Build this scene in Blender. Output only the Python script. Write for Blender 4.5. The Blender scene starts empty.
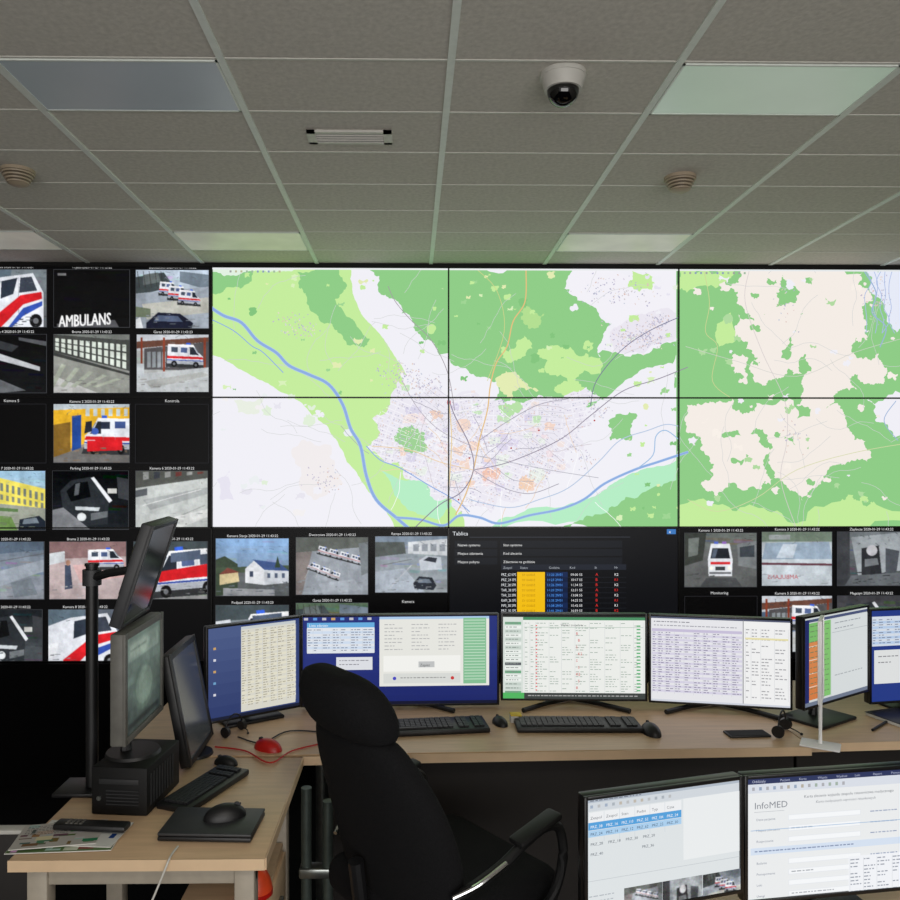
import bpy, bmesh, math, random
import numpy as np
from mathutils import Vector, Matrix, geometry
random.seed(7)
scene=bpy.context.scene
scene.view_settings.view_transform='Standard'
COL=scene.collection
F=780.0; YAW=0.014; CX=411+F*YAW; CY=463.0; CAMH=1.68
ZC=CAMH+1.05
# ---------------- camera
cd=bpy.data.cameras.new('camera'); cam=bpy.data.objects.new('camera',cd); COL.objects.link(cam)
cd.sensor_width=36; cd.lens=F/900*36; cam.location=(0,0,CAMH); cam.rotation_euler=(math.pi/2,0,-YAW)
cd.shift_x=(450-CX)/900; cd.shift_y=(CY-450)/900; cd.clip_start=0.02
scene.camera=cam
def ray(px,py):
    u=(px-CX)/F; v=(CY-py)/F
    return Vector((math.sin(YAW)+u*math.cos(YAW), math.cos(YAW)-u*math.sin(YAW), v))
def P(px,py,Y):
    d=ray(px,py); t=Y/d.y
    return Vector((d.x*t,Y,CAMH+d.z*t))
def PZ(px,py,z):
    d=ray(px,py); t=(z-CAMH)/d.z
    return Vector((d.x*t,d.y*t,z))
def lin(c):
    r=[]
    for v in c[:3]:
        v/=255.0
        r.append(v/12.92 if v<=0.04045 else ((v+0.055)/1.055)**2.4)
    return (r[0],r[1],r[2],1.0)
# ---------------- materials
def mat(name,c,rough=0.6,metal=0.0,var=0.12,scale=40,bump=0.0,emit=0.0,stretch=None,spec=0.5):
    m=bpy.data.materials.new(name); m.use_nodes=True; nt=m.node_tree; N=nt.nodes; L=nt.links
    b=N['Principled BSDF']; b.inputs['Roughness'].default_value=rough; b.inputs['Metallic'].default_value=metal
    b.inputs['Specular IOR Level'].default_value=spec
    tc=N.new('ShaderNodeTexCoord'); mp=N.new('ShaderNodeMapping'); L.new(tc.outputs['Object'],mp.inputs[0])
    if stretch: mp.inputs['Scale'].default_value=stretch
    nz=N.new('ShaderNodeTexNoise'); nz.inputs['Scale'].default_value=scale; nz.inputs['Detail'].default_value=4
    L.new(mp.outputs[0],nz.inputs['Vector'])
    cr=N.new('ShaderNodeValToRGB'); l=lin(c)
    cr.color_ramp.elements[0].position=0.3; cr.color_ramp.elements[1].position=0.7
    cr.color_ramp.elements[0].color=tuple(x*(1-var) for x in l[:3])+(1,)
    cr.color_ramp.elements[1].color=tuple(min(1,x*(1+var)) for x in l[:3])+(1,)
    L.new(nz.outputs['Fac'],cr.inputs[0]); L.new(cr.outputs[0],b.inputs['Base Color'])
    if bump:
        bp=N.new('ShaderNodeBump'); bp.inputs['Strength'].default_value=bump; bp.inputs['Distance'].default_value=0.004
        L.new(nz.outputs['Fac'],bp.inputs['Height']); L.new(bp.outputs[0],b.inputs['Normal'])
    if emit:
        L.new(cr.outputs[0],b.inputs['Emission Color']); b.inputs['Emission Strength'].default_value=emit
    return m
def screen_mat(name,st,printed=False):
    m=bpy.data.materials.new(name); m.use_nodes=True; nt=m.node_tree; N=nt.nodes; L=nt.links
    b=N['Principled BSDF']; b.inputs['Base Color'].default_value=(0.004,0.004,0.005,1); b.inputs['Roughness'].default_value=0.45
    b.inputs['Specular IOR Level'].default_value=0.25
    a=N.new('ShaderNodeAttribute'); a.attribute_name='Col'
    if printed: L.new(a.outputs['Color'],b.inputs['Base Color'])
    else:
        L.new(a.outputs['Color'],b.inputs['Emission Color']); b.inputs['Emission Strength'].default_value=st
    return m
M_screen=screen_mat('lit_screen_pixels',1.0)
M_print=screen_mat('printed_paper',0,True)
M_black=mat('black_plastic',(20,20,22),0.45)
M_blackm=mat('matte_black',(10,10,11),0.8)
M_pc=mat('dark_computer_case',(13,13,14),0.6,spec=0.3)
M_pcv=mat('dark_vent',(34,35,37),0.6)
M_arm=mat('matte_black_armrest',(22,22,23),0.55,spec=0.4)
M_bezel=mat('dark_bezel',(14,14,16),0.35)
M_grey=mat('grey_beige_plastic',(98,97,92),0.5)
M_dgrey=mat('dark_grey_plastic',(48,49,52),0.5)
M_white=mat('white_plastic',(205,203,196),0.5,var=0.04)
M_bwhite=mat('bright_white_plastic',(252,252,252),0.4,var=0.01)
M_beige=mat('aged_beige_plastic',(176,160,138),0.5,var=0.05)
M_brown=mat('brown_plastic_louver',(92,80,66),0.6)
M_metal=mat('brushed_metal',(150,155,152),0.3,0.9)
M_chrome=mat('chrome',(215,215,215),0.15,1.0,var=0.03)
M_wood=mat('beech_laminate',(212,180,144),0.38,var=0.09,scale=6,stretch=(1,9,9))
M_woodedge=mat('beech_edge',(224,194,158),0.5,var=0.06,scale=10)
M_frame=mat('beige_painted_metal',(170,161,146),0.5,var=0.05)
M_panel=mat('dark_brown_panel',(30,25,22),0.6,scale=8)
M_fabric=mat('black_fabric',(20,20,22),0.95,scale=300,bump=0.5,var=0.3,spec=0.2)
M_tile=mat('ceiling_tile_mineral_fibre',(207,203,195),0.95,scale=70,var=0.09,bump=0.3,spec=0.1)
M_tbar=mat('ceiling_grid_white',(230,236,230),0.5,var=0.04)
M_carpet=mat('dark_carpet',(22,22,24),1.0,scale=200,var=0.3,bump=0.4,spec=0.05)
M_wall=mat('painted_wall',(150,146,138),0.9,var=0.03,scale=12)
M_darkwall=mat('black_wall',(6,6,7),0.9,spec=0.1)
M_red=mat('red_plastic',(190,28,22),0.35)
M_redorange=mat('red_orange_plastic',(235,80,40),0.4)
M_paper=mat('paper',(200,198,192),0.8,var=0.05)
M_key=mat('key_caps',(34,34,37),0.5)
M_dome=mat('smoked_dome',(6,6,8),0.05,spec=0.8)
M_diff=mat('light_diffuser_dim',(166,176,184),0.3,var=0.04,scale=3,emit=0.07)
M_diffb=mat('light_diffuser_lit',(196,214,200),0.3,var=0.04,scale=3,emit=0.22)
M_diffc=mat('light_diffuser_painted_reflection',(212,212,196),0.4,var=0.12,scale=4,emit=0.18)  # pale tone and weak emission stand in for the screens' reflection
M_off=mat('switched_off_screen',(34,36,40),0.12,var=0.03)
M_offg=mat('dull_grey_screen',(74,78,82),0.2,var=0.05,emit=0.12)
M_green=mat('green_grey_metal',(88,98,94),0.4,0.6)
# ---------------- mesh builder
class MB:
    def __init__(s): s.bm=bmesh.new()
    def box(s,c,size,bev=0.0,rot=None,seg=2):
        t=bmesh.new(); bmesh.ops.create_cube(t,size=1)
        for v in t.verts: v.co=Vector((v.co.x*size[0],v.co.y*size[1],v.co.z*size[2]))
        if bev: bmesh.ops.bevel(t,geom=t.edges[:],offset=bev,segments=seg,affect='EDGES',profile=0.5)
        m=Matrix.Translation(c)
        if rot is not None: m=m@rot
        t.transform(m); s._m(t); return s
    def _m(s,t):
        me=bpy.data.meshes.new('t'); t.to_mesh(me); t.free(); s.bm.from_mesh(me); bpy.data.meshes.remove(me)
    def cyl(s,p0,p1,r,r2=None,n=20):
        p0=Vector(p0);p1=Vector(p1);d=p1-p0; t=bmesh.new()
        bmesh.ops.create_cone(t,cap_ends=True,segments=n,radius1=r,radius2=r if r2 is None else r2,depth=d.length)
        q=Vector((0,0,1)).rotation_difference(d.normalized()).to_matrix().to_4x4()
        t.transform(Matrix.Translation((p0+p1)/2)@q); s._m(t); return s
    def sph(s,c,r,sc=(1,1,1),n=20,cut=None):
        t=bmesh.new(); bmesh.ops.create_uvsphere(t,u_segments=n,v_segments=n//2,radius=r)
        for v in t.verts:
            v.co=Vector((v.co.x*sc[0],v.co.y*sc[1],v.co.z*sc[2]))
            if cut=='up' and v.co.z<0: v.co.z=0
            if cut=='down' and v.co.z>0: v.co.z=0
        t.transform(Matrix.Translation(c)); s._m(t); return s
    def tube(s,pts,r,n=10):
        pts=[Vector(p) for p in pts]; rings=[]; bm=s.bm; up=Vector((0,0,1)); prev=None
        for i,p in enumerate(pts):
            d=(pts[min(i+1,len(pts)-1)]-pts[max(i-1,0)]).normalized()
            a=d.cross(up)
            if a.length<1e-3: a=prev if prev is not None else d.cross(Vector((1,0,0)))
            if prev is not None and a.dot(prev)<0: a=-a
            a.normalize(); prev=a; b=d.cross(a).normalized()
            rr=r if not isinstance(r,(list,tuple)) else r[i]
            rings.append([bm.verts.new(p+(a*math.cos(t)+b*math.sin(t))*rr) for t in [2*math.pi*k/n for k in range(n)]])
        for i in range(len(rings)-1):
            for k in range(n): bm.faces.new((rings[i][k],rings[i][(k+1)%n],rings[i+1][(k+1)%n],rings[i+1][k]))
        bm.faces.new(rings[0]); bm.faces.new(rings[-1][::-1]); return s
    def done(s,name,m,parent=None,loc=None,smooth=True,mw=None,sub=0):
        bmesh.ops.recalc_face_normals(s.bm,faces=s.bm.faces[:])
        me=bpy.data.meshes.new(name); s.bm.to_mesh(me); s.bm.free(); me.materials.append(m)
        o=bpy.data.objects.new(name,me); COL.objects.link(o)
        if smooth:
            for p in me.polygons: p.use_smooth=True
            try: me.set_sharp_from_angle(angle=math.radians(35))
            except Exception: pass
        if parent: o.parent=parent
        if loc is not None: o.location=loc
        if mw is not None: o.matrix_local=mw
        if sub:
            md=o.modifiers.new('s','SUBSURF'); md.levels=sub; md.render_levels=sub
        return o
def thing(name,label,cat,loc=(0,0,0),rz=0.0,group=None):
    e=bpy.data.objects.new(name,None); COL.objects.link(e); e.empty_display_size=0.1
    e.location=loc; e.rotation_euler=(0,0,rz); e['label']=label; e['category']=cat
    if group: e['group']=group
    return e
def tag(o,label,cat,group=None):
    o['label']=label;o['category']=cat
    if group:o['group']=group
    return o
def struct(o): o['kind']='structure'; return o
def catmull(pts,n=8,closed=False):
    out=[]; P_=[Vector(p) for p in pts]; m=len(P_); rng=m if closed else m-1
    for i in range(rng):
        if closed: a,b,c,d=P_[(i-1)%m],P_[i],P_[(i+1)%m],P_[(i+2)%m]
        else: a,b,c,d=P_[max(i-1,0)],P_[i],P_[i+1],P_[min(i+2,m-1)]
        for k in range(n):
            t=k/n; out.append(0.5*((2*b)+(c-a)*t+(2*a-5*b+4*c-d)*t*t+(3*b-a-3*c+d)*t**3))
    if not closed: out.append(P_[-1])
    return out
# ---------------- text cache
_tc={}
def text_tris(s):
    if s in _tc: return _tc[s]
    cu=bpy.data.curves.new('t','FONT'); cu.body=s; cu.size=1; cu.resolution_u=2
    ob=bpy.data.objects.new('t',cu); COL.objects.link(ob)
    dg=bpy.context.evaluated_depsgraph_get(); me=bpy.data.meshes.new_from_object(ob.evaluated_get(dg))
    me.calc_loop_triangles()
    vs=[(v.co.x,v.co.y) for v in me.vertices]; tr=[[vs[i] for i in t.vertices] for t in me.loop_triangles]
    w=max([v[0] for v in vs],default=0)
    bpy.data.objects.remove(ob); bpy.data.curves.remove(cu); bpy.data.meshes.remove(me)
    _tc[s]=(tr,w); return _tc[s]
# ---------------- flat-screen drawing
def clip(poly,x0,y0,x1,y1):
    if all(x0<=q[0]<=x1 and y0<=q[1]<=y1 for q in poly): return list(poly)
    def cl(pts,ins,inter):
        out=[]
        for i in range(len(pts)):
            a=pts[i-1];b=pts[i];ia=ins(a);ib=ins(b)
            if ib:
                if not ia: out.append(inter(a,b))
                out.append(b)
            elif ia: out.append(inter(a,b))
        return out
    def ix(x): return lambda a,b:(x,a[1]+(b[1]-a[1])*(x-a[0])/(b[0]-a[0]))
    def iy(y): return lambda a,b:(a[0]+(b[0]-a[0])*(y-a[1])/(b[1]-a[1]),y)
    p=poly
    for ins,it in ((lambda q:q[0]>=x0,ix(x0)),(lambda q:q[0]<=x1,ix(x1)),(lambda q:q[1]>=y0,iy(y0)),(lambda q:q[1]<=y1,iy(y1))):
        p=cl(p,ins,it)
        if len(p)<3: return []
    return p
NR=np.random.RandomState(5)
def boxblur(a,k=1):
    for _ in range(k):
        p=np.pad(a,((1,1),(1,1),(0,0)),mode='edge')
        a=(p[:-2,1:-1]+p[2:,1:-1]+p[1:-1,:-2]+p[1:-1,2:]+2*p[1:-1,1:-1])/6
    return a
class Canvas:
    def __init__(s): s.t=[]; s.z=0; s.hold=False; s.clipr=None; s.grids=[]
    def _up(s):
        if not s.hold: s.z+=1
    def tri(s,pts,c):
        if s.clipr:
            pts=clip(pts,*s.clipr)
            if not pts: return
        s.t.append((pts,c,s.z))
    def poly(s,pts,c):
        s._up(); c=lin(c); pts=[(p[0],p[1]) for p in pts]
        if len(pts)==3: s.tri(pts,c); return
        for t in geometry.tessellate_polygon([[Vector((p[0],p[1],0)) for p in pts]]): s.tri([pts[i] for i in t],c)
    def rect(s,x0,y0,x1,y1,c):
        s._up(); s.tri([(x0,y0),(x1,y0),(x1,y1),(x0,y1)],lin(c))
    def line(s,pts,w,c):
        s._up(); c=lin(c)
        for i in range(len(pts)-1):
            a=Vector(pts[i][:2]);b=Vector(pts[i+1][:2]);d=b-a
            if d.length<1e-6: continue
            d.normalize(); n=Vector((-d.y,d.x))*w/2; e=d*w*0.25; a=a-e;b=b+e
            s.tri([tuple(a+n),tuple(b+n),tuple(b-n),tuple(a-n)],c)
    def disc(s,x,y,rx,ry,c,n=14):
        s._up(); s.tri([(x+rx*math.cos(2*math.pi*k/n),y+ry*math.sin(2*math.pi*k/n)) for k in range(n)],lin(c))
    def text(s,t,x,y,size,c,align='l',maxw=None,flip=False,shear=0):
        s._up(); tr,w=text_tris(t); sx=size; c=lin(c)
        if maxw and w*size>maxw: sx=maxw/w
        ox=x-(w*sx/2 if align=='c' else (w*sx if align=='r' else 0))
        for q in tr:
            s.tri([((ox+(w*sx-a*sx if flip else a*sx)), y-b*size+shear*(a*sx)) for a,b in q],c)
    def grad(s,x0,y0,x1,y1,c0,c1,n=8):
        s._up(); h=s.hold; s.hold=True
        for i in range(n):
            t=(i+.5)/n; c=[c0[k]+(c1[k]-c0[k])*t for k in range(3)]
            s.tri([(x0,y0+(y1-y0)*i/n),(x1,y0+(y1-y0)*i/n),(x1,y0+(y1-y0)*(i+1)/n),(x0,y0+(y1-y0)*(i+1)/n)],lin(c))
        s.hold=h
    def words(s,x0,x1,y,h,c,rnd=random):
        x=x0
        while x<x1-1:
            w=min(rnd.uniform(1.5,4.5),x1-x); s.rect(x,y,x+w,y+h,c); x+=w+rnd.uniform(.7,1.4)
    def flatten(s,start,x0,y0,x1,y1,step=.6,blur=2,noise=.03,gain=1.08,sat=1.08,vig=.1):
        """camera footage: turn the pieces drawn since `start` into a fine grid of coloured cells"""
        ss=2.0/step; W_=int((x1-x0)*ss)+1; H_=int((y1-y0)*ss)+1
        img=np.zeros((H_,W_,3))
        for pts,cc,z in s.t[start:]:
            q=[((a-x0)*ss,(b-y0)*ss) for a,b in pts]
            xa=max(0,int(min(p[0] for p in q)));xb=min(W_,int(max(p[0] for p in q))+2);ya=max(0,int(min(p[1] for p in q)));yb_=min(H_,int(max(p[1] for p in q))+2)
            if xb<=xa or yb_<=ya: continue
            gy,gx=np.mgrid[ya:yb_,xa:xb]; gx=gx+.001;gy=gy+.001
            ar=sum(q[i-1][0]*q[i][1]-q[i][0]*q[i-1][1] for i in range(len(q))); sg=1 if ar>0 else -1
            mk=np.ones(gx.shape,bool)
            for i in range(len(q)):
                a=q[i-1];b=q[i]; mk&=(sg*((b[0]-a[0])*(gy-a[1])-(b[1]-a[1])*(gx-a[0]))>=-1e-6)
            k1,k2=NR.uniform(-.16,.16,2); hh=max(1,yb_-ya);ww=max(1,xb-xa)
            rp=1+k1*((gx-xa)/ww-.5)+k2*((gy-ya)/hh-.5)-.05*abs(k1)
            img[ya:yb_,xa:xb][mk]=(np.array(cc[:3])[None,None,:]*rp[:,:,None])[mk]
        del s.t[start:]
        img=boxblur(np.sqrt(np.clip(img,0,4)),blur)
        for sc_,am in ((3,.8),(7,1.0),(16,1.6),(36,2.0)):
            n=NR.uniform(-1,1,(H_//sc_+2,W_//sc_+2))
            n=np.kron(n,np.ones((sc_,sc_)))[:H_,:W_][:,:,None]; n=boxblur(n,sc_)
            img=img*(1+n*noise*am)+n*noise*.1
        img=img+NR.normal(0,noise*.3,img.shape)
        yy,xx=np.mgrid[0:H_,0:W_]; r2=((xx/W_-.5)**2+(yy/H_-.5)**2)*2
        img=img*(1-vig*r2)[:,:,None]
        g=img.mean(axis=2,keepdims=True); img=(g+(img-g)*sat)*math.sqrt(gain)
        img=np.clip(img,0.02,1)**2
        img=img[::2,::2]
        s.z+=1; s.grids.append((x0,y0,x1,y1,img,s.z))
    def build(s,name,fn,rect,parent,mw=None,m=None,zs=1.2e-5):
        verts=[];faces=[];cols=[]
        for pts,c,z in s.t:
            p=clip(pts,*rect)
            if len(p)<3: continue
            b=len(verts)
            for q in p: verts.append(fn(q[0],q[1],z*zs)); cols.append(c)
            faces.append(tuple(range(b,b+len(p))))
        for x0,y0,x1,y1,img,z in s.grids:
            if x1<=rect[0] or x0>=rect[2] or y0>=rect[3] or y1<=rect[1]: continue
            h,w=img.shape[:2]; b=len(verts)
            for j in range(h):
                y=min(y0+(y1-y0)*j/(h-1),rect[3])
                for i in range(w):
                    x=max(min(x0+(x1-x0)*i/(w-1),rect[2]),rect[0])
                    verts.append(fn(x,y,z*zs)); r=img[j,i]; cols.append((float(r[0]),float(r[1]),float(r[2]),1.0))
            for j in range(h-1):
                for i in range(w-1):
                    a=b+j*w+i; faces.append((a,a+1,a+w+1,a+w))
        me=bpy.data.meshes.new(name); me.from_pydata(verts,[],faces); me.update()
        at=me.color_attributes.new('Col','FLOAT_COLOR','POINT')
        at.data.foreach_set('color',[x for c in cols for x in c]); me.materials.append(m or M_screen)
        o=bpy.data.objects.new(name,me); COL.objects.link(o); o.parent=parent
        if mw is not None: o.matrix_local=mw
        return o
def fr(pts,n=3,amp=.16,sd=1):
    R=random.Random(sd); p=[tuple(q) for q in pts]
    for _ in range(n):
        o=[]
        for i in range(len(p)):
            a=p[i];b=p[(i+1)%len(p)];dx=b[0]-a[0];dy=b[1]-a[1];k=R.uniform(-amp,amp)
            o.append(a);o.append(((a[0]+b[0])/2-dy*k,(a[1]+b[1])/2+dx*k))
        p=o
    return p
def inpoly(x,y,pl):
    r=False
    for i in range(len(pl)):
        a=pl[i-1];b=pl[i]
        if (a[1]>y)!=(b[1]>y) and x<(b[0]-a[0])*(y-a[1])/(b[1]-a[1])+a[0]: r=not r
    return r
# ================= ROOM =================
XL,XR,YB,YF=-3.4,3.9,-2.5,4.3
struct(MB().box(((XL+XR)/2,(YB+YF)/2,-0.05),(XR-XL,YF-YB,0.1)).done('floor',M_carpet))
struct(MB().box(((XL+XR)/2,(YB+YF)/2,ZC+0.05),(XR-XL,YF-YB,0.1)).done('ceiling',M_tile))
struct(MB().box((XL-0.05,(YB+YF)/2,ZC/2),(0.1,YF-YB,ZC)).done('wall_left',M_wall))
struct(MB().box((XR+0.05,(YB+YF)/2,ZC/2),(0.1,YF-YB,ZC)).done('wall_right',M_wall))
struct(MB().box(((XL+XR)/2,YF+0.05,ZC/2),(XR-XL,0.1,ZC)).done('wall_back',M_darkwall))
g=MB(); X0=0.105; DX=0.598; Y0=2.03; DY=0.303
k=-6
while X0+k*DX<XR:
    if X0+k*DX>XL: g.box((X0+k*DX,(YB+YF)/2,ZC-0.0025),(0.020,YF-YB,0.005))
    k+=1
struct(g.done('trim_1',M_tbar,smooth=False))
g=MB(); k=-14
while Y0+k*DY<YF:
    g.box(((XL+XR)/2,Y0+k*DY,ZC-0.0012),(XR-XL,0.008,0.0024)); k+=1
struct(g.done('trim_2',mat('ceiling_cross_grid',(212,212,204),0.6,var=0.05),smooth=False))
def clight(ix,iy,m,label):
    x=X0+(ix+.5)*DX; y=Y0+(iy+.5)*DY
    e=thing('ceiling_light',label,'ceiling light',(x,y,ZC))
    f=MB(); w,h=DX-.022,DY-.010
    for sx in (-1,1): f.box((sx*(w/2-.003),0,-.003),(.006,h,.006))
    for sy in (-1,1): f.box((0,sy*(h/2-.003),-.003),(w,.006,.006))
    f.done('light_frame',M_tbar,e); MB().box((0,0,-.0025),(w-.01,h-.01,.004)).done('diffuser',m,e)
clight(-2,0,M_diff,'flush rectangular ceiling light with dim bluish diffuser')
clight(1,0,M_diffb,'flush rectangular ceiling light with pale greenish lit diffuser')
for ix in (-2,1,-4): clight(ix,5,M_diffc,'flush ceiling light with painted screen reflection above the video wall')
p=PZ(563,74,ZC)
e=thing('dome_camera','white ceiling dome security camera with smoked dome','security camera',p)
MB().cyl((0,0,-.012),(0,0,0),.062,.062,32).cyl((0,0,-.045),(0,0,-.012),.05,.06,32).done('camera_housing',M_white,e)
MB().sph((0,0,-.045),.043,(1,1,1.0),28,'down').done('camera_dome',M_dome,e)
def smoke(px,py):
    p=PZ(px,py,ZC); e=thing('smoke_detector','round beige louvred smoke detector on ceiling tile','smoke detector',p,group='ceiling smoke detectors')
    MB().cyl((0,0,-.012),(0,0,0),.057,.057,28).done('detector_base',M_beige,e)
    h_=MB()
    for i in range(4): h_.cyl((0,0,-.019-i*.010),(0,0,-.014-i*.010),.054-i*.006,.056-i*.006,28)
    h_.cyl((0,0,-.056),(0,0,-.05),.022,.034,28).done('detector_head',M_beige,e)
    MB().cyl((0,0,-.05),(0,0,-.01),.028,.044,20).done('detector_vent',M_brown,e)
smoke(680,177); smoke(18,170)
p=PZ(350,136,ZC); e=thing('air_vent','white rectangular slotted ceiling air vent','air vent',p)
f=MB()
for sx in (-1,1): f.box((sx*.122,0,-.004),(.028,.094,.008))
for sy in (-1,1): f.box((0,sy*.040,-.004),(.27,.014,.008))
f.done('vent_frame',M_white,e)
MB().box((0,0,-.002),(.225,.07,.003)).done('vent_duct',M_dgrey,e)
f=MB()
for i in range(3): f.box((0,-.018+i*.018,-.005),(.222,.004,.006),rot=Matrix.Rotation(.6,4,'X'))
f.done('louver',M_white,e)
# ================= MAP DRAWING =================
G=(142,204,134);G2=(130,196,124);Lm=(196,236,156);W=(240,239,246);Cm=(244,236,229);V=(230,227,240);B=(140,172,224);Mt=(180,236,196);YL=(226,235,178)
m=Canvas(); R=random.Random(3)
m.rect(200,260,930,535,W)
def big(pts,c,sd,amp=.14,n=4): m.poly(fr(pts,n,amp,sd),c)
big([(205,262),(350,262),(352,292),(365,318),(388,345),(405,372),(420,400),(432,430),(452,480),(466,535),(398,535),(376,500),(346,462),(326,425),(300,402),(255,378),(205,352)],Lm,1,.07,5)
big([(205,262),(258,262),(250,280),(225,286),(205,292)],G,2,.2)
big([(296,270),(338,266),(346,285),(334,298),(352,318),(370,338),(360,346),(338,332),(318,318),(306,300)],G,3,.22)
big([(205,262),(300,262),(290,270),(260,269),(240,272),(205,271)],(225,240,225),31)
big([(366,262),(450,262),(450,352),(432,340),(412,318),(398,300),(380,292)],G,4,.24)
big([(446,262),(578,262),(566,286),(596,305),(614,322),(600,345),(615,372),(600,400),(556,412),(520,402),(484,410),(446,398)],G,5,.16,5)
big([(398,372),(448,352),(470,372),(500,380),(490,410),(448,412),(410,398)],W,6,.22)
for i,pl in enumerate([[(502,346),(526,334),(534,348),(512,362)],[(538,352),(562,346),(596,356),(606,374),(572,384),(548,372)],[(496,378),(520,374),(540,390),(512,400)],[(556,386),(580,380),(590,392),(566,398)],[(528,304),(546,312),(540,326),(522,318)]]): big(pl,[Lm,Lm,YL,Lm,(178,222,144)][i],70+i,.3)
big([(616-40,262),(684,262),(684,334),(645,354),(612,352),(618,324),(598,306),(570,290)],(242,240,247),110,.12)
big([(612,330),(640,312),(672,306),(684,312),(684,332),(645,352),(618,352)],(234,230,240),11)
big([(600,352),(640,352),(682,334),(682,380),(645,390),(610,402)],G,12,.26)
big([(640,372),(682,362),(682,450),(650,458),(618,440),(600,412)],W,13)
big([(610,425),(640,415),(634,440),(612,440)],G,14,.3)
big([(478,535),(500,520),(560,508),(604,492),(640,472),(690,452),(690,535)],Mt,15,.08)
big([(560,535),(600,515),(640,498),(690,480),(690,535)],G,16,.24)
big([(634,268),(660,275),(655,288),(630,284)],Lm,161,.25)
FAN=[(366,448),(380,432),(372,418),(390,404),(398,380),(414,394),(436,384),(452,398),(474,390),(482,404),(502,398),(516,412),(540,394),(564,398),(588,386),(602,396),(586,412),(594,424),(578,434),(586,450),(566,454),(572,468),(550,474),(548,488),(530,488),(520,502),(500,498),(492,514),(474,506),(458,516),(452,500),(430,496),(424,482),(404,478),(398,462),(384,462)]
big([(215,480),(228,470),(232,500),(218,500)],V,20); big([(290,450),(330,445),(345,485),(312,500)],(240,235,236),21,.25)
big([(380,470),(420,480),(455,505),(440,520),(400,500)],Mt,23)
big([(232,400),(262,398),(258,412),(236,412)],(232,238,226),24)
# right-hand map
big([(679,262),(930,262),(930,535),(679,535)],G,30,.0)
for i,pl in enumerate([[(744,268),(790,266),(780,290),(784,312),(760,318),(740,300)],[(786,270),(868,268),(878,298),(858,322),(822,330),(800,300)],[(742,312),(800,300),(812,330),(790,346),(756,352),(738,334)],
  [(800,312),(868,306),(872,338),(850,345),(840,362),(806,352)],[(760,350),(800,340),(806,372),(780,376),(758,380)],[(806,348),(852,340),(862,388),(838,402),(806,392)],[(738,352),(752,356),(750,378),(738,372)],
  [(690,404),(736,398),(764,412),(750,436),(712,446),(700,436)],[(760,402),(842,402),(852,436),(820,452),(770,440)],[(706,444),(762,436),(770,470),(764,490),(722,502),(704,484)],[(772,436),(852,430),(872,462),(832,470),(806,502),(778,478)],
  [(846,346),(884,350),(892,372),(868,382),(852,372)],[(812,372),(836,392),(820,410),(800,404)]]): big(pl,Cm,332+i*7,.32,5)
big([(868,262),(930,262),(930,335),(902,330),(888,300),(876,290)],(230,234,247),33,.24)
big([(872,398),(930,392),(930,440),(898,436),(880,420)],W,36,.28)
big([(679,262),(736,262),(728,280),(690,290),(679,286)],Lm,37,.28)
big([(720,322),(734,310),(738,340),(722,345)],Lm,38)
big([(679,508),(740,512),(810,522),(930,505),(930,535),(679,535)],Lm,39,.24)
for i in range(90):
    x=R.uniform(695,900);y=R.uniform(275,505);s_=R.uniform(1.2,5); m.poly(fr([(x-s_,y-s_*.8),(x+s_*1.2,y-s_*.5),(x+s_*.6,y+s_*.9),(x-s_*.9,y+s_*.5)],2,.4,i+700),R.choice([G,G,Cm,Cm,W,(248,240,232),(176,218,160)]))
for i in range(230):
    x=R.uniform(215,680);y=R.uniform(272,522);s_=R.uniform(1.0,5)
    if 360<x<614 and y>380: continue
    if x>575 and y<345: c_=R.choice([W,V,(232,240,228),Lm])
    elif x<350 and y>395: c_=R.choice([(234,238,240),(242,239,240),(230,228,238),W,W,(224,238,216)]); s_*=1.2
    else: c_=R.choice([G,Lm,Lm,YL,G2,(158,212,146),Lm,(216,240,186)])
    m.poly(fr([(x-s_,y-s_*.6),(x+s_,y-s_*.7),(x+s_*.8,y+s_*.6),(x-s_*.9,y+s_*.7)],2,.36,i+100),c_)
# town
m.poly(fr(FAN,3,.18,17),(234,231,241))
for i in range(110):
    x=R.gauss(480,60);y=R.gauss(446,32)
    if not inpoly(x,y,FAN): continue
    s_=R.uniform(2,8); m.poly(fr([(x-s_,y-s_*.6),(x+s_,y-s_*.7),(x+s_*.9,y+s_*.6),(x-s_*.8,y+s_*.6)],2,.25,i+300),R.choice([(240,226,224),(220,214,236),W,W,(230,236,230),(238,222,228),(198,228,188),(242,214,200),W,(216,212,232)]))
big([(398,428),(424,432),(428,448),(406,452)],(156,208,146),18,.35); big([(500,404),(522,402),(520,412),(504,414)],(182,224,166),181,.35);big([(484,470),(500,468),(498,480),(486,482)],(240,196,178),182,.35);big([(520,480),(536,478),(534,488),(522,490)],(242,208,182),183,.35);big([(430,412),(440,410),(444,420),(432,422)],(238,206,190),184,.35)
m.hold=True; m.z+=1
for i in range(90):
    x=R.uniform(210,900);y=R.uniform(270,520);a=R.uniform(0,6.28);pts=[]
    for k in range(10): pts.append((x,y)); a+=R.uniform(-.4,.4); x+=7*math.cos(a); y+=7*math.sin(a)
    m.line(pts,.4,(206,208,208))
m.z+=1
bcol=[(192,184,206),(184,180,206),(220,192,186),(204,198,202),(176,176,198),(232,216,204),(196,202,218),(214,206,222)]
seeds=[(R.gauss(482,60),R.gauss(446,30),R.uniform(-.8,.8),R.uniform(.25,.75)) for _ in range(30)]
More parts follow.
